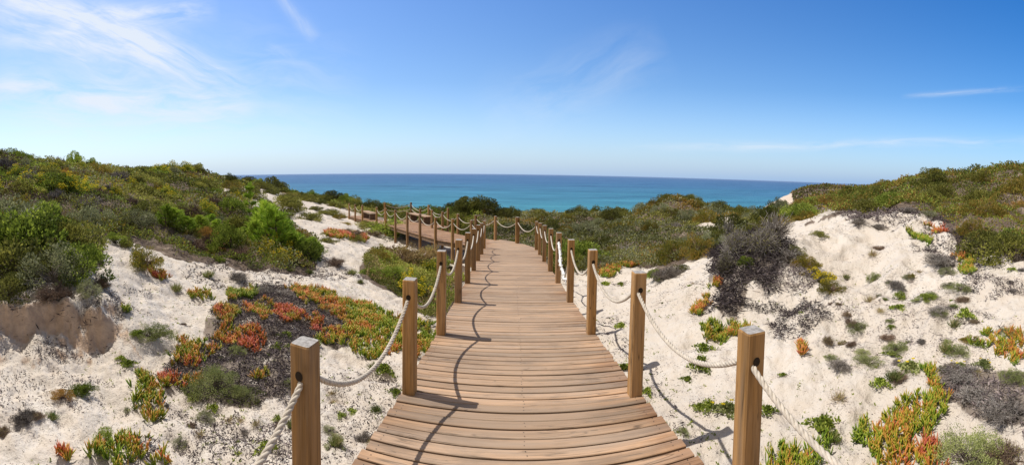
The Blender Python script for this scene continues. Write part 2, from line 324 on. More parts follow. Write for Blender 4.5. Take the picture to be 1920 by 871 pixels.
def wood_material(name, tint, axis, grey=.35, weather_top=False, rough=.75):
    """grain runs along local axis 0/1/2; 'rnd' is one value per board"""
    m, t, ns, lk = nt(name); tc = ns.new('ShaderNodeTexCoord'); P = tc.outputs['Object']
    rnd = N(t, 'ShaderNodeAttribute', attribute_name='rnd').outputs['Fac']
    oi = ns.new('ShaderNodeObjectInfo')
    off = ns.new('ShaderNodeCombineXYZ')
    r3 = mth(t, 'ADD', mth(t, 'MULTIPLY', rnd, 37.0), mth(t, 'MULTIPLY', oi.outputs['Random'], 53.0))
    for i in range(3): lk.new(r3, off.inputs[i])
    va = ns.new('ShaderNodeVectorMath'); lk.new(P, va.inputs[0]); lk.new(off.outputs[0], va.inputs[1]); P2 = va.outputs[0]
    s = [28, 28, 28]; s[axis] = 1.3
    g1 = noise(t, 1.0, 6, mapping(t, P2, tuple(s)), .6, .6)
    s = [130, 130, 130]; s[axis] = 3
    g2 = noise(t, 1.0, 4, mapping(t, P2, tuple(s)), .6)
    big = noise(t, 1.4, 3, P2)
    c = ramp(t, [(.34, tuple(v * .6 for v in tint)), (.5, tint), (.66, tuple(min(1, v * 1.35) for v in tint))], g1.outputs[0]).outputs[0]
    gr = (.27, .235, .20)
    s = [9, 9, 9]; s[axis] = .9
    gst = noise(t, 1.0, 5, mapping(t, P2, tuple(s)), .65, .3)
    c = mix(t, mth(t, 'MULTIPLY', ramp(t, [(.42, (0, 0, 0)), (.6, (1, 1, 1))], gst.outputs[0]).outputs[0], grey), c, gr)
    vv = mth(t, 'ADD', mth(t, 'MULTIPLY', mth(t, 'FRACT', mth(t, 'ADD', rnd, mth(t, 'MULTIPLY', oi.outputs['Random'], 5.3))), .62), .68)
    c = mix(t, 1.0, c, ramp(t, [(0, (0, 0, 0)), (1, (1.3, 1.3, 1.3))], mth(t, 'MULTIPLY', vv, .77)).outputs[0], 'MULTIPLY')
    # darker fibres
    c = mix(t, mth(t, 'MULTIPLY', ramp(t, [(.52, (0, 0, 0)), (.7, (1, 1, 1))], g2.outputs[0]).outputs[0], .45), c, tuple(v * .4 for v in tint))
    # knots
    s = [5.5, 5.5, 5.5]; s[axis] = 2.6
    vo = ns.new('ShaderNodeTexVoronoi'); vo.inputs['Scale'].default_value = 1.0; lk.new(mapping(t, P2, tuple(s)), vo.inputs['Vector'])
    kn = ramp(t, [(.04, (1, 1, 1)), (.09, (.3, .3, .3)), (.15, (0, 0, 0))], vo.outputs['Distance']).outputs[0]
    c = mix(t, mth(t, 'MULTIPLY', kn, .7), c, tuple(v * .35 for v in tint))
    # drying cracks
    s = [16, 16, 16]; s[axis] = .8
    cr = noise(t, 1.0, 2, mapping(t, P2, tuple(s)), .5, 1.2)
    ck = ramp(t, [(.485, (0, 0, 0)), (.5, (1, 1, 1)), (.515, (0, 0, 0))], cr.outputs[0]).outputs[0]
    cm = ramp(t, [(.48, (0, 0, 0)), (.56, (1, 1, 1))], noise(t, 2.2, 2, P2).outputs[0]).outputs[0]
    ckm = mth(t, 'MULTIPLY', ck, cm)
    c = mix(t, mth(t, 'MULTIPLY', ckm, .85), c, (.03, .018, .01))
    if axis == 0 and grey > .4:
        sp_ = ns.new('ShaderNodeSeparateXYZ'); lk.new(P, sp_.inputs[0])
        wv = mth(t, 'ADD', mth(t, 'ABSOLUTE', mth(t, 'SUBTRACT', sp_.outputs[0], .05)), mth(t, 'MULTIPLY', mth(t, 'SUBTRACT', noise(t, 1.7, 4, P).outputs[0], .5), 1.2))
        wf = ramp(t, [(.35, (1, 1, 1)), (.95, (0, 0, 0))], wv).outputs[0]
        c = mix(t, mth(t, 'MULTIPLY', wf, .5), c, (.42, .31, .22))
        stn = ramp(t, [(.5, (0, 0, 0)), (.68, (1, 1, 1))], noise(t, 1.0, 6, mapping(t, P, (1.6, 4, 1)), .7).outputs[0]).outputs[0]
        c = mix(t, mth(t, 'MULTIPLY', stn, .5), c, (.2, .145, .105))
        c = mix(t, mth(t, 'MULTIPLY', ramp(t, [(.8, (0, 0, 0)), (1.25, (1, 1, 1))], wv).outputs[0], .45), c, (.26, .13, .065))
    if weather_top:
        ge = ns.new('ShaderNodeNewGeometry'); sx = ns.new('ShaderNodeSeparateXYZ'); lk.new(ge.outputs['True Normal'], sx.inputs[0])
        tf = ramp(t, [(.6, (0, 0, 0)), (.85, (1, 1, 1))], sx.outputs[2]).outputs[0]
        tg = ramp(t, [(.3, (.2, .185, .17)), (.7, (.46, .44, .42))], noise(t, 60, 4, P2).outputs[0]).outputs[0]
        c = mix(t, tf, c, tg)
    b = N(t, 'ShaderNodeBsdfPrincipled', Roughness=rough); b.inputs['Specular IOR Level'].default_value = .25
    lk.new(c, b.inputs['Base Color'])
    hh = mth(t, 'SUBTRACT', mth(t, 'ADD', mth(t, 'MULTIPLY', g1.outputs[0], .5), mth(t, 'MULTIPLY', g2.outputs[0], .4)), ckm)
    bp = N(t, 'ShaderNodeBump', Strength=.6, Distance=.004); lk.new(hh, bp.inputs['Height']); lk.new(bp.outputs[0], b.inputs['Normal'])
    out(t, b.outputs[0]); return m
M['deck'] = wood_material('deck_wood', (.40, .245, .14), 0, .5)
M['post'] = wood_material('post_wood', (.345, .19, .068), 2, .28, True)
M['beam'] = wood_material('beam_wood', (.2, .125, .075), 0, .3)
def simple(name, col, rough=.8, bump=None, spec=.3):
    m, t, ns, lk = nt(name); b = N(t, 'ShaderNodeBsdfPrincipled', Roughness=rough); b.inputs['Specular IOR Level'].default_value = spec
    tc = ns.new('ShaderNodeTexCoord'); n = noise(t, 40, 4, tc.outputs['Object'])
    lk.new(ramp(t, [(.3, tuple(v * .75 for v in col)), (.7, tuple(min(1, v * 1.15) for v in col))], n.outputs[0]).outputs[0], b.inputs['Base Color'])
    if bump:
        n2 = noise(t, bump, 3, tc.outputs['Object']); bp = N(t, 'ShaderNodeBump', Strength=.5, Distance=.003)
        lk.new(n2.outputs[0], bp.inputs['Height']); lk.new(bp.outputs[0], b.inputs['Normal'])
    out(t, b.outputs[0]); return m
M['rope'] = simple('rope_fibre', (.56, .5, .42), .85, 300, .1)
M['wrap'] = simple('white_wrap', (.8, .8, .78), .5, 120, .3)
M['hole'] = simple('hole_shade', (.03, .02, .012), .95)
M['nail'] = simple('nail_head', (.05, .045, .04), .6)

def sea_material():
    m, t, ns, lk = nt('sea_water'); g = ns.new('ShaderNodeNewGeometry'); P = g.outputs['Position']
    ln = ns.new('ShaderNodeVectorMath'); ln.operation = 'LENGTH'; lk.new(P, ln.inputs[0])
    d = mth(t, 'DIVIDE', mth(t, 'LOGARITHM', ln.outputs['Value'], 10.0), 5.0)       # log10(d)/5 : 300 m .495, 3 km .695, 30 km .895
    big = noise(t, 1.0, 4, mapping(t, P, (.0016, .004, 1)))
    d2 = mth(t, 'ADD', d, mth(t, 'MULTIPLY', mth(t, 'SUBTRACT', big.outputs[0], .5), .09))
    c = ramp(t, [(.47, (.055, .265, .335)), (.55, (.05, .2, .32)), (.63, (.05, .145, .29)), (.75, (.07, .145, .29)), (.86, (.13, .2, .34)), (.95, (.22, .3, .45))], d2).outputs[0]  # last stops pale with distance: horizon haze put into the water colour
    b = N(t, 'ShaderNodeBsdfPrincipled', Roughness=.5); b.inputs['Specular IOR Level'].default_value = .12
    streak = noise(t, 1.0, 6, mapping(t, P, (.012, .05, 1)), .65)
    s2 = noise(t, 1.0, 5, mapping(t, P, (.0022, .009, 1)), .65)
    st = ramp(t, [(.36, (.5, .56, .62)), (.5, (.95, .95, .95)), (.66, (1.45, 1.35, 1.28))], mth(t, 'ADD', mth(t, 'MULTIPLY', streak.outputs[0], .6), mth(t, 'MULTIPLY', s2.outputs[0], .4))).outputs[0]
    c = mix(t, 1.0, c, st, 'MULTIPLY')
    cap = noise(t, 1.0, 5, mapping(t, P, (.06, .22, 1)), .7)
    cf = ramp(t, [(.72, (0, 0, 0)), (.76, (1, 1, 1))], cap.outputs[0]).outputs[0]
    c = mix(t, mth(t, 'MULTIPLY', cf, .35), c, (.6, .7, .72))
    lk.new(c, b.inputs['Base Color'])
    w = noise(t, 1.0, 6, mapping(t, P, (.12, .3, 1)), .7)
    bp = N(t, 'ShaderNodeBump', Strength=1.0, Distance=2.5); lk.new(w.outputs[0], bp.inputs['Height']); lk.new(bp.outputs[0], b.inputs['Normal'])
    out(t, b.outputs[0]); return m
M['sea'] = sea_material()

# ------------------------------------------------------------------ cover regions in (bearing px, distance) space
COVER = {
 'right_hill': [(1470,12.5),(1560,11.8),(1640,10.8),(1700,10.2),(1760,9.2),(1800,8.2),(1840,7.1),(1920,6.5),(2080,6.2),(2080,46),(1560,56),(1430,56),(1440,14)],
 'valley': [(985,13.2),(1040,11.2),(1110,10.2),(1190,10.6),(1270,9.6),(1330,9.2),(1420,9.4),(1480,12.5),(1450,56),(900,56),(905,15.6)],
 'far_mid': [(905,15.8),(905,56),(640,56),(560,56),(470,50),(455,42),(520,38),(610,35),(655,30),(680,27.5),(760,24.5),(850,19)],
 'left_hill': [(-120,5.3),(40,5.3),(120,5.6),(185,6.4),(195,8.3),(300,9.4),(330,8.2),(420,8.8),(520,8.4),(585,9),(600,11.5),(590,14),(540,17),(470,20),(440,24),(400,25.5),(440,30),(480,40),(480,56),(-120,56)],
 'deck_left': [(690,9.3),(745,8.2),(800,6.2),(845,7.5),(880,12),(800,14.2),(745,16),(700,13.5),(680,11)],
}
LCOV = {k: np.array([(a, math.log(b)) for a, b in v]) for k, v in COVER.items()}

MATS = [[(385, 600), (430, 560), (480, 535), (560, 540), (610, 560), (660, 590), (690, 625), (640, 655), (570, 640), (548, 690), (535, 740), (470, 765), (380, 750), (330, 728), (295, 705), (345, 668), (400, 650)],
 [(1340, 455), (1400, 435), (1470, 455), (1488, 488), (1455, 505), (1445, 548), (1425, 552), (1412, 522), (1398, 550), (1392, 590), (1355, 592), (1335, 578), (1352, 545), (1330, 530), (1335, 490)],
 [(1770, 690), (1930, 700), (1930, 800), (1830, 790), (1760, 740)]]
# ------------------------------------------------------------------ ground sheet
def build_ground():
    tv = np.concatenate([np.linspace(-math.pi, -1.45, 60)[:-1], np.linspace(-1.45, 1.45, 1150), np.linspace(1.45, math.pi, 60)[1:-1]])
    rv = np.concatenate([np.exp(np.linspace(math.log(.6), math.log(60), 560)), np.exp(np.linspace(math.log(60), math.log(400), 90))[1:]])
    T, Rr = np.meshgrid(tv, rv, indexing='ij'); X = Rr * np.sin(T); Y = Rr * np.cos(T); Z = H(X, Y)
    nt_, nr = T.shape
    px = CX + F * T; lr = np.log(Rr)
    wob = (fbm(X * .9, Y * .9, 3, 31) - .5)
    veg = np.zeros_like(X)
    for k, P in LCOV.items():
        a = inpoly(px + wob * 60, lr + wob * .25, P); veg = np.maximum(veg, a)
    hl = (Rr > 75) & (np.abs(X - 113) < 60) & (Y > 50)
    cliff = inpoly(X, Y, [(70, 60), (104, 60), (104, 150), (60, 150)])
    veg = np.where(hl, np.where((px < 1492 + 9 * wob * 4) | (Z < -9), 0, .9), veg)
    wx_, wy_ = X + wob * .25, Y + wob * .25
    for mp in MATS:
        G = hit(*np.array(mp, float).T)[:, :2]; veg = np.where(inpoly(wx_, wy_, G), np.maximum(veg, .8 * np.clip((fbm(X * 5, Y * 5, 3, 88) - .22) * 5, 0, 1)), veg)
    # leave sandy clearings in the scrub
    clear = np.zeros_like(veg)
    for (cx, cr, wx, wr) in ((1350, 19, 45, .12), (1520, 13.2, 60, .1), (1560, 15, 40, .1), (640, 26, 60, .1), (440, 26, 40, .1), (520, 30, 50, .16)):
        clear = np.maximum(clear, np.exp(-(((px - cx) / wx) ** 2 + ((lr - math.log(cr)) / wr) ** 2)))
    veg = veg * np.clip(1.2 - 1.6 * clear, 0, 1)
    slope = np.clip((np.gradient(Z, axis=1) / (np.gradient(Rr, axis=1) + 1e-6) - .45) * 1.6, 0, .85)
    tan = np.clip(np.where((px < 240 + wob * 200) & (Rr < 5.3 + wob * 2) & (Rr > 4.1 + wob * 2), slope * 1.6 - .05 + wob, 0), 0, .8)
    tan = np.where(hl & (veg < .1), .35, tan)
    V = np.stack([X, Y, Z], -1).reshape(-1, 3)
    idx = np.arange(nt_ * nr).reshape(nt_, nr)
    nx = np.roll(idx, -1, 0)
    Q = np.stack([idx[:, :-1], nx[:, :-1], nx[:, 1:], idx[:, 1:]], -1).reshape(-1, 4)[:, ::-1]
    c = len(V); V = np.vstack([V, [0, 0, float(H(0.01, 0.01))]])
    Tt = np.stack([idx[:, 0], np.full(nt_, c), nx[:, 0]], -1)[:, ::-1]
    me = mesh('ground', V, [Q, Tt], {'veg': np.append(veg.ravel(), 0), 'tan': np.append(tan.ravel(), 0)}, True, [M['sand']])
    o = link('ground', me); tag(o, 'pale dune sand rising into scrubby slopes either side of the boardwalk', 'ground', kind='structure')
build_ground()

def build_sea():
    rv = [60, 200, 600, 2000, 7000, 25000, 70000]; n = 96
    V = [(r * math.sin(a), r * math.cos(a), -30) for r in rv for a in np.linspace(0, 2 * math.pi, n, endpoint=False)]
    Q = [(k * n + i, k * n + (i + 1) % n, (k + 1) * n + (i + 1) % n, (k + 1) * n + i) for k in range(len(rv) - 1) for i in range(n)]
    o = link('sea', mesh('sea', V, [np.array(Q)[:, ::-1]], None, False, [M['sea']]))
    tag(o, 'blue green sea stretching to the horizon beyond the dunes', 'sea', kind='structure')
build_sea()

# ------------------------------------------------------------------ boardwalk
LP = [(-.81, 1.35), (-.75, 2.74), (-.735, 3.98), (-.75, 5.37), (-.77, 6.72), (-.80, 8.08), (-.83, 9.56), (-.85, 10.92), (-.89, 12.45)]
RP = [(1.0, 1.38), (.925, 2.70), (.875, 4.05), (.86, 5.47), (.85, 6.85), (.84, 8.15), (.83, 9.60), (.82, 11.01), (.80, 12.25)]
lx = lambda y: np.interp(y, [-2, 1.35, 2.74, 3.98, 6.7, 12.7], [-.87, -.86, -.80, -.785, -.82, -.94])
rx = lambda y: np.interp(y, [-2, 1.8, 2.7, 4.05, 6.8, 12.4], [1.08, 1.065, .975, .925, .9, .85])
def board(mb, A, B, C, D, th, rv):
    """A,B,C,D corners (x,y,z) of the top (A-B near edge, D-C far edge)"""
    T = np.array([A, B, C, D], float); n = 5; P = []
    low = T.copy(); low[:, 2] -= th
    cen = T.mean(0); top = T + (cen - T) * np.array([.0, .0, 0]); inn = T.copy()
    e = .004
    d1 = unit(T[3] - T[0]); d2 = unit(T[2] - T[1])
    inn[0] += d1 * e; inn[3] -= d1 * e; inn[1] += d2 * e; inn[2] -= d2 * e
    mid = T.copy(); mid[:, 2] -= .004
    V = np.vstack([inn, mid, low])
    Q = [(0, 1, 2, 3)] + [(i + 4, (i + 1) % 4 + 4, (i + 1) % 4, i) for i in range(4)] + [(i + 8, (i + 1) % 4 + 8, (i + 1) % 4 + 4, i + 4) for i in range(4)] + [(11, 10, 9, 8)]
    mb.add(V, Q=Q, rnd=rv)
root = link('boardwalk', None, loc=(0, 0, 0)); tag(root, 'weathered timber boardwalk running down through the dunes and bending left', 'boardwalk')
deck = MB(); nails = MB()
r = random.Random(3)
def nail(x, y, z):
    a = np.linspace(0, 2 * math.pi, 6, endpoint=False); q = .0035
    deck.add(np.stack([x + q * np.cos(a), y + q * np.sin(a), np.full(6, z + .0012)], -1), Q=[(0, 1, 2, 3), (0, 3, 4, 5)], mat=1, rnd=.5)
y = -2.2; pw = .092
BOARDS = []
while y < 12.55:
    w = pw - .0105 - r.uniform(0, .004); j = r.uniform(-.003, .003); yaw = -.012 + r.uniform(-.0035, .0035)
    a = lx(y) + r.uniform(-.008, .008); b = rx(y) + r.uniform(-.01, .008)
    z0, z1 = float(dz1(y)), float(dz1(y + w)); rv = r.random()
    cut = r.random() < .04 and y > 1.2; xm = .12 + r.uniform(-.02, .02)
    segs = [(a, xm - .002), (xm + .002, b)] if cut else [(a, b)]
    for (p, q) in segs:
        k = r.uniform(-.002, .002)
        board(deck, (p, y + yaw * p, z0 + j), (q, y + yaw * q, z0 + j + k), (q, y + w + yaw * q, z1 + j + k), (p, y + w + yaw * p, z1 + j), .03, rv if not cut else r.random())
    if y < 7:
        for nx_ in ((a + .06, .1, b - .07) if y < 4.5 else (.1,)):
            if r.random() < .25: continue
            for ny in (.022, w - .022): nail(nx_ + r.uniform(-.008, .008), y + ny, float(dz1(y + ny)) + j + .001)
    y += pw
# corner fan between the straight run and the left arm
A0, B0 = np.array([lx(12.6), 12.56]), np.array([.86, 12.56])
far0 = P0 + N2 * W2
cornerP = [B0, np.array([.25, 13.86]), far0 + D2 * .3]
nb = 14; piv = np.array([-.95, 12.62])
ang0 = math.atan2(0, 1); 
path = [np.array([.86, 12.57]), np.array([.64, 13.05]), np.array([.26, 13.9]), np.array([-.3, 14.42]), far0 + D2 * 1.0]
cum = np.cumsum([0] + [np.linalg.norm(path[i + 1] - path[i]) for i in range(len(path) - 1)])
def along(s): return np.array([np.interp(s, cum, [p[i] for p in path]) for i in (0, 1)])
K = int(cum[-1] / .1)
for i in range(K):
    s0, s1 = cum[-1] * i / K, cum[-1] * (i + 1) / K - .008
    f0, f1 = along(s0), along(s1)
    n0 = piv + D2 * 1.0 * (i / K); n1 = piv + D2 * 1.0 * ((i + .93) / K)
    zz = -2.45 - .05 * i / K; jj = r.uniform(-.003, .003)
    board(deck, (*n0, zz + jj), (*f0, zz + jj), (*f1, zz + jj), (*n1, zz + jj), .03, r.random())
# left arm
s = 1.0
while s < 15.4:
    w = .088; jj = r.uniform(-.003, .003)
    n0, n1 = 0.0, W2
    if 6.1 < s < 10.6: n1 = W2 + .95
    if s > 11.1: n1 = .95
    a = P0 + D2 * s; b = P0 + D2 * (s + w); z = float(dz2(s)) + jj
    board(deck, (*(a + N2 * n0), z), (*(a + N2 * n1), z), (*(b + N2 * n1), z), (*(b + N2 * n0), z), .03, r.random())
    s += .094
o = link('deck', deck.mesh('deck', [M['deck'], M['nail']]), root)
def strip(mb, pts, zs, off, wd, ht, drop):
    """vertical beam along a polyline"""
    pts = np.array(pts, float); n = len(pts); d = np.gradient(pts, axis=0); d = unit(d); nn = np.stack([d[:, 1], -d[:, 0]], -1)
    P = []
    for i in range(n):
        for (u, v) in ((off, -drop), (off + wd, -drop), (off + wd, -drop - ht), (off, -drop - ht)):
            q = pts[i] + nn[i] * u; P.append((q[0], q[1], zs[i] + v))
    Q = []
    for i in range(n - 1):
        for k in range(4): Q.append((i * 4 + k, i * 4 + (k + 1) % 4, (i + 1) * 4 + (k + 1) % 4, (i + 1) * 4 + k))
    Q += [(3, 2, 1, 0), (n * 4 - 4, n * 4 - 3, n * 4 - 2, n * 4 - 1)]
    mb.add(P, Q=Q, rnd=r.random())
ys = np.linspace(-2, 12.5, 30)
for xo in (.03, .85, 1.62):
    bm_ = MB(); strip(bm_, [(lx(q) + xo * (rx(q) - lx(q)) / 1.75, q) for q in ys], dz1(ys), 0, .05, .15, .034); link('joist', bm_.mesh('joist', [M['beam']]), root)
ss = np.linspace(0.2, 15.4, 24)
for xo, smax in ((.03, 15.4), (.75, 15.4), (W2 - .08, 11.0)):
    q = ss[ss <= smax + .1]
    bm_ = MB(); strip(bm_, [P0 + D2 * a + N2 * xo for a in q], dz2(q), 0, .05, .16, .036); link('joist', bm_.mesh('joist', [M['beam']]), root)

# ------------------------------------------------------------------ posts and ropes
def ground_z(x, y): return float(H(np.array([x]), np.array([y]))[0])
def make_post(x, y, top, label, group='square timber posts carrying the rope rail', yaw=0., lean=(0, 0), hole=True, w=.095):
    gz = ground_z(x, y) - .25
    h = top - gz; e = w / 2; c = .008
    prof = [(e - c, e), (e, e - c), (e, -e + c), (e - c, -e), (-e + c, -e), (-e, -e + c), (-e, e - c), (-e + c, e)]
    V = []; zs = np.concatenate([np.linspace(0, h - c, 8)])
    for z in zs:
        for (a, b) in prof: V.append((a, b, z))
    for (a, b) in prof: V.append((a * .92, b * .92, h))
    nr = len(zs); Q = [(i * 8 + k, (i * 8 + (k + 1) % 8), (i + 1) * 8 + (k + 1) % 8, (i + 1) * 8 + k) for i in range(nr) for k in range(8)]
    Q = np.array(Q)[:, ::-1]
    b8 = nr * 8; top_q = np.array([(b8 + 7, b8, b8 + 1, b8 + 2), (b8 + 7, b8 + 2, b8 + 3, b8 + 6), (b8 + 6, b8 + 3, b8 + 4, b8 + 5)])[:, ::-1]
    mb = MB(); mb.add(V, Q=np.vstack([Q, top_q]), rnd=r.random())
    t = link('rope_post', None, loc=(x, y, gz)); t.rotation_euler = (lean[0], lean[1], yaw)
    tag(t, label, 'post', group)
    link('shaft', mb.mesh('shaft', [M['post']]), t)
    if hole:
        a = np.linspace(0, 2 * math.pi, 14, endpoint=False)
        for sg in (-1, 1):
            hb = MB()
            P = [(0, sg * (e + .0015), h - .125)] + [(.0185 * math.cos(q), sg * (e + .0015), h - .128 + .021 * math.sin(q)) for q in a]
            hb.add(P, T=[(0, i + 1, (i + 1) % 14 + 1) if sg < 0 else (0, (i + 1) % 14 + 1, i + 1) for i in range(14)], rnd=.5)
            link('hole_shade_disc', hb.mesh('hole_shade_disc', [M['hole']]), t)  # flat dark disc on the face, painted as the shade inside the hole
    return np.array([x, y, top])
ORD = ['first', 'second', 'third', 'fourth', 'fifth', 'sixth', 'seventh', 'eighth', 'ninth', 'tenth', 'eleventh', 'twelfth', 'thirteenth']
def catenary(A, B, sag, n):
    t = np.linspace(0, 1, n); P = A[None] * (1 - t)[:, None] + B[None] * t[:, None]; P[:, 2] -= sag * 4 * t * (1 - t); return P
def tube(mb, P, rad, k=6, rnd=.5):
    d = unit(np.gradient(P, axis=0)); u = unit(np.cross(d, np.array([0.01, 0.02, 1.]))); v = np.cross(d, u)
    V = [P + (u * math.cos(g) + v * math.sin(g)) * rad for g in np.linspace(0, 2 * math.pi, k, endpoint=False)]
    V = np.stack(V, 1).reshape(-1, 3); n = len(P)
    i = np.arange(n - 1)[:, None] * k
    Q = np.concatenate([i + np.array([q, (q + 1) % k, (q + 1) % k + k, q + k]) for q in range(k)])
    mb.add(V, Q=Q, rnd=rnd)
def rope_run(mb, P, detail, rad=.0165):
    if detail:
        seg = np.linalg.norm(np.diff(P, axis=0), axis=1); L = np.concatenate([[0], np.cumsum(seg)])
        n = int(L[-1] / .0065); s = np.linspace(0, L[-1], n)
        C = np.stack([np.interp(s, L, P[:, i]) for i in range(3)], -1)
        d = unit(np.gradient(C, axis=0)); u = unit(np.cross(d, np.array([0.01, 0.02, 1.]))); v = np.cross(d, u)
        for q in range(3):
            g = s / .085 * 2 * math.pi + q * 2.0944
            tube(mb, C + (u * np.cos(g)[:, None] + v * np.sin(g)[:, None]) * rad * .5, rad * .56, 7)
    else: tube(mb, P, rad, 6)
def tops(pts): return [make for make in pts]
Ltop, Rtop = [], []
gl = 'square timber rope posts along the boardwalk'
leanL = [(0, -.004), (0, .004), (0, 0), (0, .004), (0, 0), (0, .003), (0, 0), (0, 0), (0, 0)]
for i, (x, y) in enumerate([(-.83, 0.02)] + LP):
    tp = float(dz1(y)) + (.90 if i != 1 else .885) + [0, 0, -.035, 0, .0, .005, 0, .01, 0, .01][i]
    if i == 0: lab = 'timber rope post at the left boardwalk edge right beside the viewer'
    else: lab = '%s timber post from the viewer in the left rope rail of the straight boardwalk' % ORD[i - 1]
    if i == 1: lab = 'big cracked square timber post nearest on the left with rope leaving its hole'
    Ltop.append(make_post(x, y, tp, lab, gl, r.uniform(-.05, .05), leanL[i - 1] if i else (0, 0)))
for i, (x, y) in enumerate([(1.06, 0.02)] + RP):
    tp = float(dz1(y)) + .90 + [0, .012, .035, .02, .01, .015, .02, .02, .02, .02][i]
    if i == 0: lab = 'timber rope post at the right boardwalk edge right beside the viewer'
    else: lab = '%s timber post from the viewer in the right rope rail of the straight boardwalk' % ORD[i - 1]
    if i == 1: lab = 'big square timber post nearest on the right with notched hole and rope'
    Rtop.append(make_post(x, y, tp, lab, gl, r.uniform(-.05, .05), (0, .012 if i in (1, 2) else .003)))
# arm posts
NS = [.70, 1.92, 3.20, 4.55, 5.82, 7.19, 8.43, 9.76]
yawA = math.atan2(D2[1], D2[0]) - math.pi / 2
Ntop = []
for i, s in enumerate(NS):
    p = P0 + D2 * s - N2 * .0; Ntop.append(make_post(p[0], p[1], float(dz2(s)) + .9, '%s timber post past the bend in the near rope rail of the left arm' % ORD[i], gl, yawA))
Etop = []
for i, s in enumerate([12.2, 13.66, 15.0]):
    p = P0 + D2 * s; Etop.append(make_post(p[0], p[1], float(dz2(s)) + .9, '%s timber post past the gap at the far left end of the boardwalk' % ORD[i], gl, yawA))
FP = [np.array([.19, 13.72]), far0 + D2 * .0 + np.array([.0, -.05]), far0 + D2 * 1.29, far0 + D2 * 2.58, far0 + D2 * 3.92, far0 + D2 * 5.23, far0 + D2 * 6.25]
Ftop = []
for i, p in enumerate(FP):
    s = float((p - P0).dot(D2)); Ftop.append(make_post(p[0], p[1], float(dz2(max(s, 0))) + (.93 if i < 4 else .9), '%s timber post in the seaward rope rail after the right hand rail ends' % ORD[i], gl, yawA if i > 1 else .15))
bay = [far0 + D2 * 6.25 + N2 * .93, far0 + D2 * 8.3 + N2 * .95, far0 + D2 * 10.5 + N2 * .95, far0 + D2 * 11.0 - N2 * .55]
BT = []
for i, p in enumerate(bay):
    BT.append(make_post(p[0], p[1], float(dz2(8)) + .96, '%s timber post round the outer side of the bench bay' % ORD[i], gl, yawA))
midp = far0 + D2 * 7.5
BM = make_post(midp[0], midp[1], float(dz2(8)) + .88, 'short timber post standing beside the angled bench in the bay', gl, yawA)

HL = .125
def rail(name, label, T, sags, ndetail, far=False, group=None, drop=HL):
    mb = MB(); pts = [t + np.array([0, 0, -drop]) for t in T]
    for i in range(len(pts) - 1):
        P = catenary(pts[i], pts[i + 1], sags[i % len(sags)], 40 if i < 5 and not far else 16)
        rope_run(mb, P, i < ndetail, .0135 if not far else .0155)
    o = link(name, mb.mesh(name, [M['rope']], True)); tag(o, label, 'rope', group); return o
rail('rope', 'thick twisted off white rope threaded through the left hand posts of the straight boardwalk', Ltop, [.27, .27, .25, .24, .25, .24, .26, .24, .25], 5)
rail('rope', 'thick twisted off white rope threaded through the four nearest right hand posts', Rtop[:5], [.2, .21, .24, .25], 5)
rail('rope', 'off white rope on the right hand rail beyond the broken wrapped piece', Rtop[5:], [.27, .24, .25, .22], 0)
rail('rope', 'off white rope sagging along the seaward rail around the bend', [Rtop[-1]] + Ftop, [.3, .3, .27, .25, .25, .25, .2], 0, True)
rail('rope', 'off white rope looping along the near rail of the left boardwalk arm', [Ltop[-1]] + Ntop, [.2, .25, .27, .28, .27, .28, .27, .27, .25], 0, True)
rail('rope', 'upper off white rope strung around the bench bay at the far end', BT, [.3, .3, .2], 0, True)
rail('rope', 'lower off white rope strung around the bench bay at the far end', BT[1:] + [Etop[0]], [.22, .15, .2], 0, True, None, .4)
rail('rope', 'off white rope on the last three posts at the far left end', Etop, [.28, .28], 0, True)
# broken rope bundled in white wrap between the fourth and fifth right posts
mb = MB(); A = Rtop[5] + np.array([.0, -.05, -.17]); B = Rtop[4] + np.array([-.02, .12, -.62])
t = np.linspace(0, 1, 60); P = A + (B - A) * t[:, None]; P[:, 2] += -.22 * np.sin(t * math.pi) ; P[:, 0] += .03 * np.sin(t * 15) * t
tube(mb, P, .022 + 0 * t[0], 8)
for k in range(26):
    c = P[int(k * 2.2) + 1]; q = rdir(1)[0]; tube(mb, np.array([c - q * .035, c, c + q * .035 + np.array([0, 0, -.02])]), .013, 5)
tag(link('rope_end', mb.mesh('rope_end', [M['wrap']], True)), 'broken rope end bundled in bright white wrapping hanging off the right rail', 'rope')
mb = MB(); tube(mb, catenary(Rtop[4] + np.array([.03, .1, -.14]), Rtop[4] + np.array([.0, .62, -.75]), .02, 12), .013, 6)
tag(link('rope_tail', mb.mesh('rope_tail', [M['rope']], True)), 'thin loose rope tail hanging behind the fourth right hand post', 'rope')

def bench(c, dvec, label, L=1.7):
    d = np.array([*dvec, 0.]); nn = np.array([-d[1], d[0], 0.]); z = c[2]
    t = link('bench', None, loc=tuple(c)); tag(t, label, 'bench', 'backless timber benches on the boardwalk')
    sl = MB()
    for k in range(4):
        o0 = nn * (-.22 + k * .115)
        A = -d * L / 2 + o0; B = d * L / 2 + o0
        board(sl, A + [0, 0, .45], B + [0, 0, .45], B + nn * .105 + [0, 0, .45], A + nn * .105 + [0, 0, .45], .05, r.random())
    link('seat', sl.mesh('seat', [M['deck']]), t)
    for sg in (-1, 1):
        lg = MB(); a = d * sg * L * .36 - nn * .2
        board(lg, a - d * .07 + [0, 0, .398], a + d * .07 + [0, 0, .398], a + d * .07 + nn * .4 + [0, 0, .398], a - d * .07 + nn * .4 + [0, 0, .398], .398, r.random())
        link('leg', lg.mesh('leg', [M['beam']]), t)
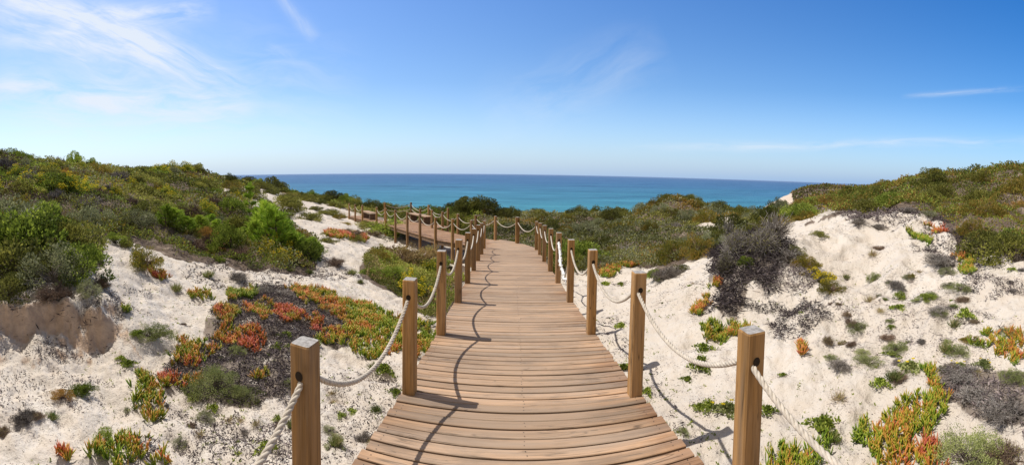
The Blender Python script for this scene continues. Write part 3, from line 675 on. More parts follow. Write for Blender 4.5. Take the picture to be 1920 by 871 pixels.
p = P0 + D2 * 12.6 + N2 * .6; bench(np.array([p[0], p[1], float(dz2(12.6))]), D2 * .5 + np.array([.2, -.1]) , 'low timber bench at the far left boardwalk end', 1.6) if False else bench(np.array([p[0], p[1], float(dz2(12.6))]), D2, 'pale timber bench with dark legs near the far left end of the boardwalk')
p = far0 + D2 * 8.6 + N2 * .55; bench(np.array([p[0], p[1], float(dz2(8.6))]), D2, 'timber bench in the seaward bay beside the tall dark posts', 2.2)

# ------------------------------------------------------------------ plant prototypes (each: list of (part name, mesh))
def P_dome(name, Rr, Hh, n, L, W, fm, tm=None, clumps=26, sig=.17, upb=.5, ntw=60, flowers=0, fl_m='flower', seed=0, twr=.006):
    fo = MB()
    c = rdir(clumps, .02, 1) * rng.uniform(.55, 1.0, (clumps, 1)) * np.array([Rr, Rr, Hh])
    c[:, 2] = np.maximum(c[:, 2], .04 * Hh); cr = rng.uniform(.6, 1.3, clumps); ctone = rng.normal(0, .16, clumps)
    k = rng.integers(0, clumps, n)
    off = rdir(n) * (rng.uniform(.3, 1, (n, 1)) ** .5) * sig * Rr * cr[k][:, None] * 1.9
    b = c[k] + off * np.array([1, 1, .8]); b[:, 2] = np.maximum(b[:, 2], .0)
    d = unit(unit(off) * .6 + rdir(n) * .5 + np.array([0, 0, upb]) + unit(c[k]) * .3)
    tone = np.clip(.45 + ctone[k] + rng.normal(0, .2, n), 0, 1)
    leaves(fo, b, d, L * rng.uniform(.6, 1.3, n), W * rng.uniform(.7, 1.2, n), tone)
    parts = []
    if ntw:
        tw = MB(); kk = rng.integers(0, clumps, ntw); a = rng.normal(0, .06 * Rr, (ntw, 3)); a[:, 2] = -.03
        e = c[kk] * rng.uniform(.8, 1.08, (ntw, 1)) + rng.normal(0, .06 * Rr, (ntw, 3)); m_ = (a + e) / 2 + np.array([0, 0, .12 * Hh]) + rng.normal(0, .05 * Rr, (ntw, 3))
        rr = rng.random(ntw); twigs(tw, a, m_, twr * 1.5, twr, rr); twigs(tw, m_, e, twr, twr * .5, rr)
        parts.append(('stems', tw.mesh(name + '_stems', [M[tm or 'twig']])))
    if flowers:
        kk = rng.integers(0, clumps, flowers)
        dd = rdir(flowers, .1, 1); b = c[kk] + unit(c[kk]) * sig * Rr * 1.5 + rdir(flowers) * sig * Rr
        b[:, 2] = np.maximum(b[:, 2], .05)
        for q in range(2): leaves(fo, b, unit(rdir(flowers, .0, 1)), L * .6, W * 1.1, rng.random(flowers), mat=1)
    parts.insert(0, ('foliage', fo.mesh(name + '_foliage', [M[fm], M[fl_m]])))
    return parts
def P_twiggy(name, Rr, Hh, n, tm, fm=None, nf=0, rad=.004, L=.14, spread=1.0):
    tw = MB(); nb = 60
    a = rng.normal(0, .05 * Rr, (nb, 3)); a[:, 2] = -.03
    e = rdir(nb, .05, 1) * np.array([Rr, Rr, Hh]) * rng.uniform(.6, 1, (nb, 1)); m_ = (a + e) * .5 + np.array([0, 0, .15 * Hh])
    rr = rng.random(nb); twigs(tw, a, m_, rad * 2, rad * 1.5, rr * .6); twigs(tw, m_, e, rad * 1.5, rad, rr * .6)
    k = rng.integers(0, nb, n); t = rng.uniform(.25, 1, (n, 1)); b = np.where(t < .5, a[k] + (m_[k] - a[k]) * t * 2, m_[k] + (e[k] - m_[k]) * (t - .5) * 2)
    d = unit(unit(b) * .5 + rdir(n) * .8 * spread + np.array([0, 0, .35])); LL = L * rng.uniform(.4, 1.2, (n, 1))
    q = b + d * LL; twigs(tw, b, q, rad * .8, rad * .5, rng.random(n))
    k2 = rng.integers(0, n, n); b2 = b[k2] + (q - b)[k2] * rng.uniform(.4, 1, (n, 1)); d2 = unit((q - b)[k2] / L + rdir(n) * .9)
    twigs(tw, b2, b2 + d2 * LL * .55, rad * .6, rad * .35, rng.random(n))
    parts = [('branches', tw.mesh(name + '_branches', [M[tm]]))]
    if fm:
        fo = MB(); k = rng.integers(0, n, nf); b = q[k] + rdir(nf) * .02
        leaves(fo, b, unit(rdir(nf) + [0, 0, .5]), .035 * rng.uniform(.6, 1.3, nf), .009, rng.random(nf)); parts.append(('foliage', fo.mesh(name + '_foliage', [M[fm]])))
    return parts
def P_tuft(name, n, Lh, m, w=.004, spread=.6, fl=0):
    fo = MB(); b = rng.normal(0, .025, (n, 3)); b[:, 2] = -.01
    d = unit(rdir(n) * spread + [0, 0, .8]); leaves(fo, b, d, Lh * rng.uniform(.5, 1.2, n), w, rng.random(n))
    parts = [('blades', fo.mesh(name + '_blades', [M[m]]))]
    return parts
def P_herb(name, Rr, n, m, fl=0, L=.035, W=.012):
    fo = MB(); a = rng.uniform(0, 6.28, n); q = Rr * rng.random(n) ** .75 * (1 + .5 * np.sin(a * 3 + rng.uniform(0, 6)) + .35 * np.sin(a * 5 + rng.uniform(0, 6)))
    b = np.stack([q * np.cos(a), q * np.sin(a), rng.uniform(0, .05, n) * (1.3 - q / Rr)], -1)
    leaves(fo, b, unit(rdir(n) * .8 + [0, 0, .7]), L * rng.uniform(.6, 1.3, n), W, rng.random(n))
    if fl:
        for k in range(fl):
            c = np.array([*(rng.normal(0, Rr * .45, 2)), .085]); aa = np.linspace(0, 6.28, 9)[:-1]
            dd = np.stack([np.cos(aa), np.sin(aa), .25 + 0 * aa], -1); leaves(fo, np.repeat(c[None], 8, 0), unit(dd), .022, .008, rng.random(8), mat=1)
    return [('foliage', fo.mesh(name + '_foliage', [M[m], M['flower']]))]
def P_pine(name, Hh, nb=26, tm='brown', low=.12, sp=.45, ln=.12, dens=1.0):
    tr = MB(); nd = MB()
    P = np.stack([.03 * np.sin(np.linspace(0, 3, 9)), .02 * np.cos(np.linspace(0, 4, 9)), np.linspace(-.05, Hh, 9)], -1)
    k = 7; mbP = P; 
    for i in range(8): twigs(tr, P[i:i + 1], P[i + 1:i + 2], .022 * (1 - i / 9), .022 * (1 - (i + 1) / 9), np.array([.5]))
    for q in range(nb):
        z = low * Hh + (1 - low) * Hh * (q // 5) / (nb / 5); a = rng.uniform(0, 6.28); l = sp * Hh * (1 - .75 * z / Hh) * rng.uniform(.7, 1.1)
        b0 = np.array([0, 0, z]); mid = b0 + np.array([math.cos(a), math.sin(a), .35]) * l * .6; e = mid + np.array([math.cos(a) * .5, math.sin(a) * .5, .9]) * l * .5
        twigs(tr, b0[None], mid[None], .009, .007, np.array([.3])); twigs(tr, mid[None], e[None], .007, .004, np.array([.3]))
        m_ = int(95 * dens); t = rng.uniform(0, 1, (m_, 1)); c = np.where(t < .4, b0 + (mid - b0) * (.4 + t * 1.5), mid + (e - mid) * (t - .4) / .6)
        ax = unit(e - mid); leaves(nd, c, unit(rdir(m_) * .75 + ax * .9), ln * rng.uniform(.6, 1.1, m_), .0055, np.clip(rng.normal(.5, .25, m_), 0, 1))
    m_ = int(260 * dens); c = np.array([0, 0, Hh]) + np.stack([np.zeros(m_), np.zeros(m_), -rng.uniform(0, .3 * Hh, m_)], -1)
    leaves(nd, c, unit(rdir(m_) * .7 + [0, 0, .9]), ln, .0055, np.clip(rng.normal(.6, .25, m_), 0, 1))
    return [('trunk', tr.mesh(name + '_trunk', [M[tm]])), ('needles', nd.mesh(name + '_needles', [M['pine']]))]

PR = {}
PR['cushion'] = [('cushion_shrub', 'shrub', P_dome('cushion', .5, .32, 9000, .022, .006, 'thyme', clumps=44, sig=.12, ntw=160, twr=.004)),
                 ('cushion_shrub', 'shrub', P_dome('cushion_b', .5, .36, 8000, .024, .006, 'thyme', clumps=55, sig=.12, ntw=120, twr=.004))]
PR['olive'] = [('dune_shrub', 'shrub', P_dome('olive%d' % i, .5, .42, 3600, .042, .013, 'olive', clumps=34, sig=.15)) for i in range(3)]
PR['green'] = [('green_bush', 'bush', P_dome('green%d' % i, .5, .5, 4200, .045, .013, 'green', clumps=34, sig=.15)) for i in range(2)]
PR['dark'] = [('dark_bush', 'bush', P_dome('dark%d' % i, .5, .5, 3600, .045, .014, 'dark', clumps=30, sig=.16)) for i in range(2)]
PR['sage'] = [('sage_shrub', 'shrub', P_dome('sage%d' % i, .5, .42, 4200, .035, .009, 'sage', 'grey', clumps=40, sig=.13, ntw=120)) for i in range(2)]
PR['heath'] = [('heath_shrub', 'shrub', P_dome('heath%d' % i, .5, .4, 4200, .045, .008, 'heath', 'brown', clumps=40, sig=.13, upb=.9, ntw=120)) for i in range(2)]
PR['rust'] = [('rust_shrub', 'shrub', P_dome('rust%d' % i, .5, .38, 3600, .045, .009, 'rust', 'brown', clumps=36, sig=.14, upb=.9, ntw=120)) for i in range(2)]
PR['gold'] = [('flowering_bush', 'bush', P_dome('gold%d' % i, .5, .5, 2600, .045, .014, 'green', clumps=32, sig=.15, flowers=900 - 500 * i)) for i in range(2)]
PR['goldlow'] = [('flowering_bush', 'bush', P_dome('goldlow', .5, .3, 2200, .04, .012, 'olive', clumps=30, sig=.14, flowers=1400))]
PR['dry'] = [('dry_bush', 'bush', P_dome('dry', .5, .45, 3000, .055, .01, 'dry', 'brown', clumps=34, sig=.15, upb=.8, ntw=160))]
PR['grey'] = [('dry_shrub', 'shrub', P_twiggy('grey%d' % i, .5, .36, 1900, 'grey', rad=.0042, L=.13)) for i in range(2)]
PR['brown'] = [('dry_shrub', 'shrub', P_twiggy('brown%d' % i, .5, .34, 1900, 'brown', 'olive' if i else None, 500, rad=.0045, L=.13)) for i in range(2)]
PR['tangle'] = [('dead_shrub', 'shrub', P_twiggy('tangle', .5, .5, 1500, 'grey', 'olive', 1300, rad=.006, L=.36, spread=1.7))]
PR['bare'] = [('dead_shrub', 'shrub', P_twiggy('bare', .5, .6, 260, 'grey', rad=.011, L=.4, spread=1.2))]
PR['tuft'] = [('grass_tuft', 'grass', P_tuft('tuft', 260, .13, 'grass')), ('grass_tuft', 'grass', P_tuft('tuft_b', 200, .1, 'grass', spread=.9))]
PR['drytuft'] = [('grass_tuft', 'grass', P_tuft('drytuft', 140, .14, 'dry', .0025, .9))]
PR['herb'] = [('green_herb', 'plant', P_herb('herb%d' % i, .11, 420, 'green')) for i in range(2)]
PR['herbfl'] = [('flowering_herb', 'plant', P_herb('herbfl', .12, 420, 'thyme', 3))]
PR['pine'] = [('pine_sapling', 'tree', P_pine('pine%d' % i, .62, sp=.6, low=.03, dens=.8)) for i in range(2)]
PR['pinetall'] = [('scraggly_pine', 'tree', P_pine('pinetall', 1.5, 24, 'grey', .3, .22, .11))]
def plant(kind, loc, s, label=None, group=None, sz=1., var=None, name=None, sink=.0):
    L = PR[kind]; nm, cat, parts = L[int(rng.integers(len(L))) if var is None else var]
    o = link(name or nm, None, loc=(loc[0], loc[1], loc[2] - sink)); o.scale = (s * rng.uniform(.9, 1.2), s * rng.uniform(.65, 1.05), s * sz); o.rotation_euler = (0, 0, rng.uniform(0, 6.28))
    tag(o, label, cat, group)
    for pn, me in parts: link(pn, me, o)
    return o
PLANTS = []
def at(px, py): return hit([px], [py])[0]
def pw_(kind, px, py, w, label=None, group=None, sz=1., base=1.0, var=None):
    """plant whose foot is seen at (px,py) and whose width on the photograph is w pixels"""
    p = at(px, py); rr = math.hypot(p[0], p[1]); s = w / F * rr / base; PLANTS.append((p[0], p[1], w / F * rr))
    return plant(kind, p, s, label, group, sz, var)

# ------------------------------------------------------------------ ground-hugging patches
def gpoly(pts):
    a = np.array(pts, float); return hit(a[:, 0], a[:, 1])[:, :2]
def sample(P, n, edge=.08):
    lo, hi = P.min(0) - edge, P.max(0) + edge; out_ = []
    area = abs(np.sum(P[:, 0] * np.roll(P[:, 1], -1) - P[:, 1] * np.roll(P[:, 0], -1))) / 2
    want = int(n(area)) if callable(n) else n
    tries = 0
    while sum(len(o_) for o_ in out_) < want and tries < 60:
        q = rng.uniform(lo, hi, (want * 2 + 50, 2)); wob = np.stack([fbm(q[:, 0] * 5, q[:, 1] * 5, 2, 3), fbm(q[:, 0] * 5, q[:, 1] * 5, 2, 8)], -1) - .5
        q = q[inpoly(q[:, 0] + wob[:, 0] * .35, q[:, 1] + wob[:, 1] * .35, P)]; out_.append(q); tries += 1
    return np.concatenate(out_)[:want], area
def ice(pts, label, red=.35, dens=150, L=.068, group='ice plant patches creeping over the sand', gaps=.24):
    P = gpoly(pts); rr = np.hypot(*P.mean(0)); k = max(1., rr / 6)
    q, area = sample(P, lambda A: min(max(A * dens * 3.1 / k ** 1.6, 5), 3000))
    g = fbm(q[:, 0] * 4, q[:, 1] * 4, 3, 55); q = q[g > gaps * .95 + rng.normal(0, .03, len(g))] if len(q) > 12 else q
    n = len(q); nl = 6; c = np.stack([q[:, 0], q[:, 1], H(q[:, 0], q[:, 1])], -1); c[:, 2] += rng.uniform(-.005, .03, n)
    axis = unit(rdir(n) * .55 + [0, 0, .8]); c = np.repeat(c, nl, 0); ax = np.repeat(axis, nl, 0)
    d = unit(ax + rdir(len(ax)) * .62); d[:, 2] = np.abs(d[:, 2]) * .8 + .15; d = unit(d)
    tone = np.repeat(red - .12 + (fbm(q[:, 0] * 5, q[:, 1] * 5, 2, 66) - .5) * .8 + rng.normal(0, .1, n), nl) + rng.normal(0, .07, n * nl)
    mb = MB(); fingers(mb, c + rdir(len(c)) * .012, d, L * 1.0 * k ** .8 * rng.uniform(.7, 1.25, len(c)), .0064 * k ** .9 * rng.uniform(.8, 1.2, len(c)), np.clip(tone, 0, .8))
    o = link('ice_plant', mb.mesh('ice_plant', [M['ice']], True)); tag(o, label, 'ice plant', group); return o
def litter(pts, label, dens=2600, L=.04, tone=.3, group='mats of dead dark ice plant', hgt=.05, gaps=.3):
    P = gpoly(pts); rr = np.hypot(*P.mean(0)); k = max(1., rr / 5)
    q, area = sample(P, lambda A: min(max(A * dens / k ** 1.7, 60), 26000), .1)
    g = fbm(q[:, 0] * 6, q[:, 1] * 6, 3, 88); q = q[g > gaps + rng.normal(0, .05, len(g))]
    n = len(q); c = np.stack([q[:, 0], q[:, 1], H(q[:, 0], q[:, 1]) + rng.uniform(0, hgt, n)], -1)
    d = unit(rdir(n) * np.array([1, 1, .5]) + [0, 0, .15]); a = rng.random(n) < .5
    mb = MB(); t = np.clip(tone + rng.normal(0, .2, n), 0, 1)
    leaves(mb, c[a], d[a], L * k * rng.uniform(.5, 1.3, a.sum()), .007 * k, t[a]); twigs(mb, c[~a], c[~a] + d[~a] * L * k * rng.uniform(.5, 1.6, ((~a).sum(), 1)), .0028 * k, .002 * k, t[~a])
    o = link('dead_ice_plant', mb.mesh('dead_ice_plant', [M['litter']])); tag(o, label, 'dead plants', group); return o

# ------------------------------------------------------------------ scrub cover (uncountable)
def cover(key, name, label, n, hmax, pal, seed, size=.0052, tone_scale=.25):
    P = LCOV[key]; lo, hi = P.min(0), P.max(0); q = rng.uniform(lo, hi, (n * 3, 2)); q = q[inpoly(q[:, 0], q[:, 1], P)][:n]
    th = (q[:, 0] - CX) / F; r_ = np.exp(q[:, 1]); x = r_ * np.sin(th); y_ = r_ * np.cos(th)
    cl = np.zeros(len(q))
    for (cx, cr, wx, wr) in ((1350, 19, 45, .12), (1520, 13.2, 60, .1), (1560, 15, 40, .1), (640, 26, 60, .1), (440, 26, 40, .1), (520, 30, 50, .16)):
        cl = np.maximum(cl, np.exp(-(((q[:, 0] - cx) / wx) ** 2 + ((q[:, 1] - math.log(cr)) / wr) ** 2)))
    lump = fbm(x * .9, y_ * .9, 3, seed); fine = fbm(x * 3.2, y_ * 3.2, 2, seed + 3)
    hh = hmax * np.clip((lump - .28) * 2.0, .08, 1.2) * (.55 + .9 * fine)
    # keep clear of the boardwalk
    s = (x - P0[0]) * D2[0] + (y_ - P0[1]) * D2[1]; nn = (x - P0[0]) * N2[0] + (y_ - P0[1]) * N2[1]
    on2 = (s > -.6) & (s < 15.6) & (nn > -.15) & (nn < W2 + 1.1); on1 = (y_ < 13.2) & (x > lx(y_) - .15) & (x < rx(y_) + .15)
    keep = (cl < .45 + rng.normal(0, .05, len(q))) & ~on2 & ~on1 & (rng.random(len(q)) < np.clip(lump * 2.6, .2, 1))
    x, y_, r_, hh, lump, fine = [v[keep] for v in (x, y_, r_, hh, lump, fine)]
    m = len(x); b = np.stack([x, y_, H(x, y_) + hh * rng.uniform(.15, 1, m) ** .6], -1)
    tone = np.clip(.45 + (fbm(x * tone_scale, y_ * tone_scale, 3, seed + 9) - .5) * 1.5 + (fine - .5) * .5 + rng.normal(0, .17, m), 0, 1)
    pick = fbm(x * .35 + 50, y_ * .35, 3, seed + 5) + rng.normal(0, .05, m)
    edges_ = np.quantile(pick, np.linspace(0, 1, len(pal) + 1)[1:-1]); cls = np.digitize(pick, edges_)
    mb = MB(); d = unit(rdir(m) * .7 + [0, 0, .7]); Ls = np.maximum(.035, size * r_) * rng.uniform(.6, 1.3, m)
    for i in range(len(pal)):
        a = cls == i; leaves(mb, b[a], d[a], Ls[a] * 1.15, Ls[a] * .3, tone[a], mat=i)
    o = link(name, mb.mesh(name, [M[p_] for p_ in pal])); tag(o, label, 'scrub', kind='stuff'); return o
cover('right_hill', 'scrub', 'low olive and rust coloured scrub blanketing the right hill', 130000, .42, ['heath', 'green', 'olive', 'rust', 'green', 'heath'], 100)
cover('valley', 'scrub', 'low green scrub filling the dune valley behind the bend', 110000, .38, ['olive', 'dark', 'sage', 'olive', 'sage', 'heath'], 140)
cover('far_mid', 'scrub', 'dark low scrub on the dune crest before the sea', 50000, .42, ['olive', 'dark', 'olive', 'green'], 180)
cover('left_hill', 'scrub', 'mixed green and brown scrub covering the left slope', 140000, .4, ['olive', 'dark', 'green', 'heath', 'sage', 'olive', 'brown', 'green'], 220)
cover('deck_left', 'undergrowth', 'leafy undergrowth below the left arm of the boardwalk', 24000, .3, ['olive', 'green', 'dry', 'dark'], 260)

LCOV['headland'] = np.array([(a, math.log(b)) for a, b in [(1490, 120), (1700, 120), (1700, 185), (1484, 185), (1484,150)]])
cover('headland', 'scrub', 'dull brown scrub capping the distant headland above its pale cliff', 16000, .8, ['dark', 'brown', 'heath'], 300, .0045, .05)
# ------------------------------------------------------------------ individual shrubs scattered by region
def scatter(key_poly, n, kinds, smin, smax, label, group, lump=None, rmax=60, avoid=True, sz=(.8, 1.25), mind=.55):
    P = np.array([(a, math.log(b)) for a, b in key_poly]); lo, hi = P.min(0), P.max(0); done = []; tries = 0
    kd = [k for k, w in kinds for _ in range(w)]
    while len(done) < n and tries < 60 * n:
        tries += 1; q = rng.uniform(lo, hi)
        if not inpoly(np.array([q[0]]), np.array([q[1]]), P)[0]: continue
        th = (q[0] - CX) / F; rr = math.exp(q[1]); x, y_ = rr * math.sin(th), rr * math.cos(th)
        s = rng.uniform(smin, smax) * (1 + rr * .012)
        if any((x - a) ** 2 + (y_ - b) ** 2 < (mind * (s + c_) / 2) ** 2 for a, b, c_ in done): continue
        ss_ = (x - P0[0]) * D2[0] + (y_ - P0[1]) * D2[1]; nn = (x - P0[0]) * N2[0] + (y_ - P0[1]) * N2[1]
        if (-.8 < ss_ < 15.8 and -.2 - s * .5 < nn < W2 + 1.2 + s * .5) or (y_ < 13.6 and lx(y_) - .1 - s * .5 < x < rx(y_) + .1 + s * .5): continue
        done.append((x, y_, s)); k = kd[int(rng.integers(len(kd)))]
        plant(k, (x, y_, ground_z(x, y_)), s, label, group, rng.uniform(*sz), sink=.03)
scatter(COVER['valley'], 150, [('olive', 5), ('dark', 3), ('sage', 4), ('green', 1), ('heath', 2), ('grey', 1), ('brown', 1)], .6, 1.4, 'rounded dune shrub in the green scrub valley behind the rope rail bend', 'shrubs filling the dune valley')
scatter(COVER['far_mid'], 80, [('olive', 4), ('dark', 4), ('green', 2)], .8, 1.7, 'dark rounded shrub on the dune crest between the left boardwalk arm and the sea', 'shrubs on the crest before the sea')
scatter(COVER['right_hill'], 110, [('heath', 5), ('rust', 1), ('olive', 3), ('green', 2)], .6, 1.3, 'low heathy shrub on the rust and olive slope of the right hill', 'shrubs on the right hill', sz=(.7, 1.0))
scatter([(-60,8),(200,9),(320,9.6),(560,9.5),(590,13),(530,17),(440,23),(360,28),(430,42),(300,50),(-60,50)], 190, [('olive', 4), ('dark', 2), ('heath', 4), ('brown', 3), ('sage', 3), ('green', 3), ('gold', 2), ('rust', 1), ('grey', 2)], .5, 1.25, 'low wild shrub on the tangled slope of the left hill', 'shrubs on the left hill')
scatter([(380,22),(560,19),(640,21),(650,33),(600,37),(470,38),(400,33)], 34, [('olive', 4), ('dark', 3), ('heath', 1)], .7, 1.6, 'separate dark shrub on the sandy saddle at the middle left', 'shrubs dotting the sandy saddle', sz=(.55, .9), mind=.9)
scatter([(610,13),(690,14),(690,24),(610,24)], 7, [('olive', 2), ('heath', 1)], .4, .9, 'small flat shrub on the sand track left of the boardwalk arm', 'shrubs on the sand track', sz=(.4, .7), mind=1.2)

# landmark shrubs -------------------------------------------------------
def pr(kind, px, r_, s, label, group=None, sz=1., var=None):
    th = (px - CX) / F; x, y_ = r_ * math.sin(th), r_ * math.cos(th); return plant(kind, (x, y_, ground_z(x, y_)), s, label, group, sz, var, sink=.04)
pr('dark', 876, 26, 2.0, 'large dark round bush against the sea above the boardwalk bend', sz=.9, var=0)
pr('dark', 898, 26, 1.7, 'lower dark bush adjoining the large round bush against the sea', sz=.65, var=1)
pr('dark', 1088, 26.5, 2.0, 'dark bush standing out on the crest right of centre against the sea', sz=.6, var=1)
pr('heath', 1012, 27, 1.9, 'olive brown hump of scrub on the crest at the centre', sz=.5)
pr('heath', 1262, 27.5, 2.0, 'rust topped domed shrub mound on the skyline right of centre', sz=.6, var=0)
pr('heath', 1235, 27.5, 1.7, 'olive shrub at the left foot of the domed skyline mound', sz=.7)
pr('olive', 1290, 27.5, 1.7, 'green shrub at the right foot of the domed skyline mound', sz=.7)
pr('green', 1500, 15.5, 1.5, 'bright green bush above the yellow flowers on the right', sz=.9)
pr('heath', 1475, 16.5, 1.5, 'brown green bush left of the bright bush above the yellow flowers', sz=.8)
for i, (a, b) in enumerate(((1462, 14.3), (1480, 14.5), (1497, 14.8))):
    pr('goldlow', a, b, .55, '%s low yellow flowered bush in the row before the right hill' % ['left', 'middle', 'right'][i], 'low yellow flowered bushes in a row', .7)
for i, (a, b, s) in enumerate(((60, 12.6, 1.2), (120, 12.3, 1.3), (165, 13, 1.1), (35, 14, 1.2), (210, 13.4, .9), (95, 14.6, 1.2))):
    pr('gold', a, b, s, 'yellow flowering bush among the scrub high on the left slope', 'yellow flowering bushes on the left slope', .8)
for i, (a, b, s) in enumerate(((318, 33, 2.2), (345, 34, 2.4), (300, 30, 1.6), (365, 36, 2.6))):
    pr('gold' if i < 3 else 'olive', a, b, s, ['yellow tinged bush on the left skyline knoll', 'tall yellow green bush at the top of the left skyline knoll', 'low yellow bush in front of the left skyline knoll', 'grey green bush on the seaward slope of the left knoll'][i], sz=.8)
pr('grey', 305, 33, 1.8, 'bare grey bush at the left end of the skyline knoll', sz=1.0)
# big leafy bush mass on the left
for i, (px, py, w, k, sz) in enumerate(((25, 525, 190, 'olive', .9), (105, 530, 170, 'sage', .9), (60, 470, 190, 'green', .9), (150, 520, 120, 'green', 1.), (15, 560, 120, 'dark', .8), (100, 560, 90, 'brown', .9), (130, 470, 130, 'olive', 1.), (0, 440, 200, 'sage', .8), (190, 540, 60, 'brown', .9), (165, 555, 70, 'sage', .9))):
    pw_(k, px, py, w, ['large leafy olive bush at the left edge above the eroded bank', 'grey green bush in the middle of the leafy mass above the bank', 'leafy bush behind the large olive bush at the left edge', 'green bush at the right end of the leafy mass above the bank', 'dark low bush just above the eroded bank at the left edge', 'brown dry shrub at the foot of the leafy mass', 'olive bush at the back right of the leafy mass', 'pale sage bush at the very left edge of the slope', 'small brown shrub right of the leafy mass on the sand', 'sage shrub at the lower right corner of the leafy mass'][i], None, sz)
pw_('brown', 90, 415, 90, 'dark maroon brown twiggy mound above the leafy mass', sz=.8, var=0)
pw_('sage', 175, 425, 80, 'pale grey green mound right of the maroon brown mound')
for i, (px, py, w, k, sz, lab) in enumerate((
 (272, 500, 86, 'heath', 1.0, 'isolated rounded green brown bush on the sand at the left'),
 (448, 480, 58, 'brown', .9, 'round grey brown bush below the young pines'),
 (520, 490, 46, 'olive', .9, 'round green bush at the foot of the young pines'),
 (628, 497, 54, 'brown', .7, 'brown flat bush alone on the sand left of the boardwalk'),
 (447, 524, 50, 'grey', .7, 'small grey bush on the sand above the ice plants'),
 (498, 552, 56, 'grey', .8, 'ash grey leafless cushion at the top of the dead mat'),
 (535, 556, 46, 'grey', .8, 'second ash grey leafless cushion right of the first'),
 (345, 455, 60, 'grey', .7, 'grey brown twiggy shrub left below the young pines'),
 (380, 460, 60, 'brown', .6, 'long brown shrub below the young pines'),
 (412, 492, 24, 'green', .8, 'tiny bright green cushion left of the grey brown bush'),
 (478, 500, 34, 'sage', .6, 'small sage tuft below the round grey brown bush'),
 (240, 462, 46, 'olive', .9, 'small olive bush at the top of the sand track on the left'),
 (215, 455, 40, 'green', .9, 'small green bush beside the orange ice plant on the left'),
 (288, 632, 76, 'cushion', .9, 'grey green fuzzy bush on the sand above the red ice plants'),
 (258, 628, 30, 'green', .7, 'tiny bright green sprig at the left of the fuzzy bush'),
 (400, 732, 112, 'cushion', 1.0, 'larger sage green cushion shrub in the dark mat'),
 (462, 748, 78, 'cushion', .9, 'smaller sage green cushion shrub right below the larger one'),
 (157, 738, 50, 'green', .8, 'small green bush on the sand slope at the lower left'),
 (118, 745, 42, 'rust', .9, 'reddish brown plant beside the small green bush at the lower left'),
 (45, 790, 62, 'grey', .9, 'dark grey twiggy cushion near the lower left edge'),
 (66, 782, 40, 'brown', .7, 'brown fuzz behind the dark grey twiggy cushion'),
 (195, 838, 60, 'green', .9, 'leafy green plant above the lower left ice plant'),
 (445, 660, 40, 'cushion', .9, 'dark olive cushion in the middle of the dead mat'),
 (610, 580, 40, 'cushion', .8, 'small olive cushion at the top right of the dead mat'),
 (5, 812, 40, 'brown', .8, 'brown dry shrub cut by the lower left edge'),
 (745, 605, 36, 'olive', .7, 'small olive bush just left of the second left post'),
 )): pw_(k, px, py, w, lab, None, sz)
# flowering bush next to the left rail
for (px, py, w, k, sz, lab) in (
 (775, 545, 74, 'gold', .85, 'yellow flowering bush growing against the left rope rail'),
 (812, 520, 60, 'gold', 1.0, 'green bush with yellow flowers behind the third left post'),
 (735, 520, 60, 'green', .7, 'bright green low bush left of the yellow flowers'),
 (750, 490, 90, 'dry', .8, 'tan dry leafed bush above the yellow flowers'),
 (800, 485, 70, 'dry', .8, 'tan dry leafed bush under the left boardwalk arm'),
 (705, 490, 70, 'heath', .8, 'brown green bush at the left end of the tan dry bushes'),
 (700, 515, 50, 'green', .5, 'flat bright green plant on the sand left of the dry bushes'),
 (830, 500, 50, 'green', .9, 'green bush squeezed between left posts and the arm'),
 (730, 437, 100, 'green', .5, 'wide low green mound against the left boardwalk arm'),
 (690, 425, 50, 'olive', .5, 'low olive mound left of the wide green mound'),
 (655, 440, 70, 'brown', .4, 'flat brown heather above the orange ice plant strip'),
 (700, 440, 60, 'brown', .4, 'flat brown heather right of the orange ice plant strip'),
 (800, 620, 30, 'thyme' if False else 'cushion', .8, 'small cushion between the second and third left posts'),
 ): pw_(k, px, py, w, lab, None, sz)
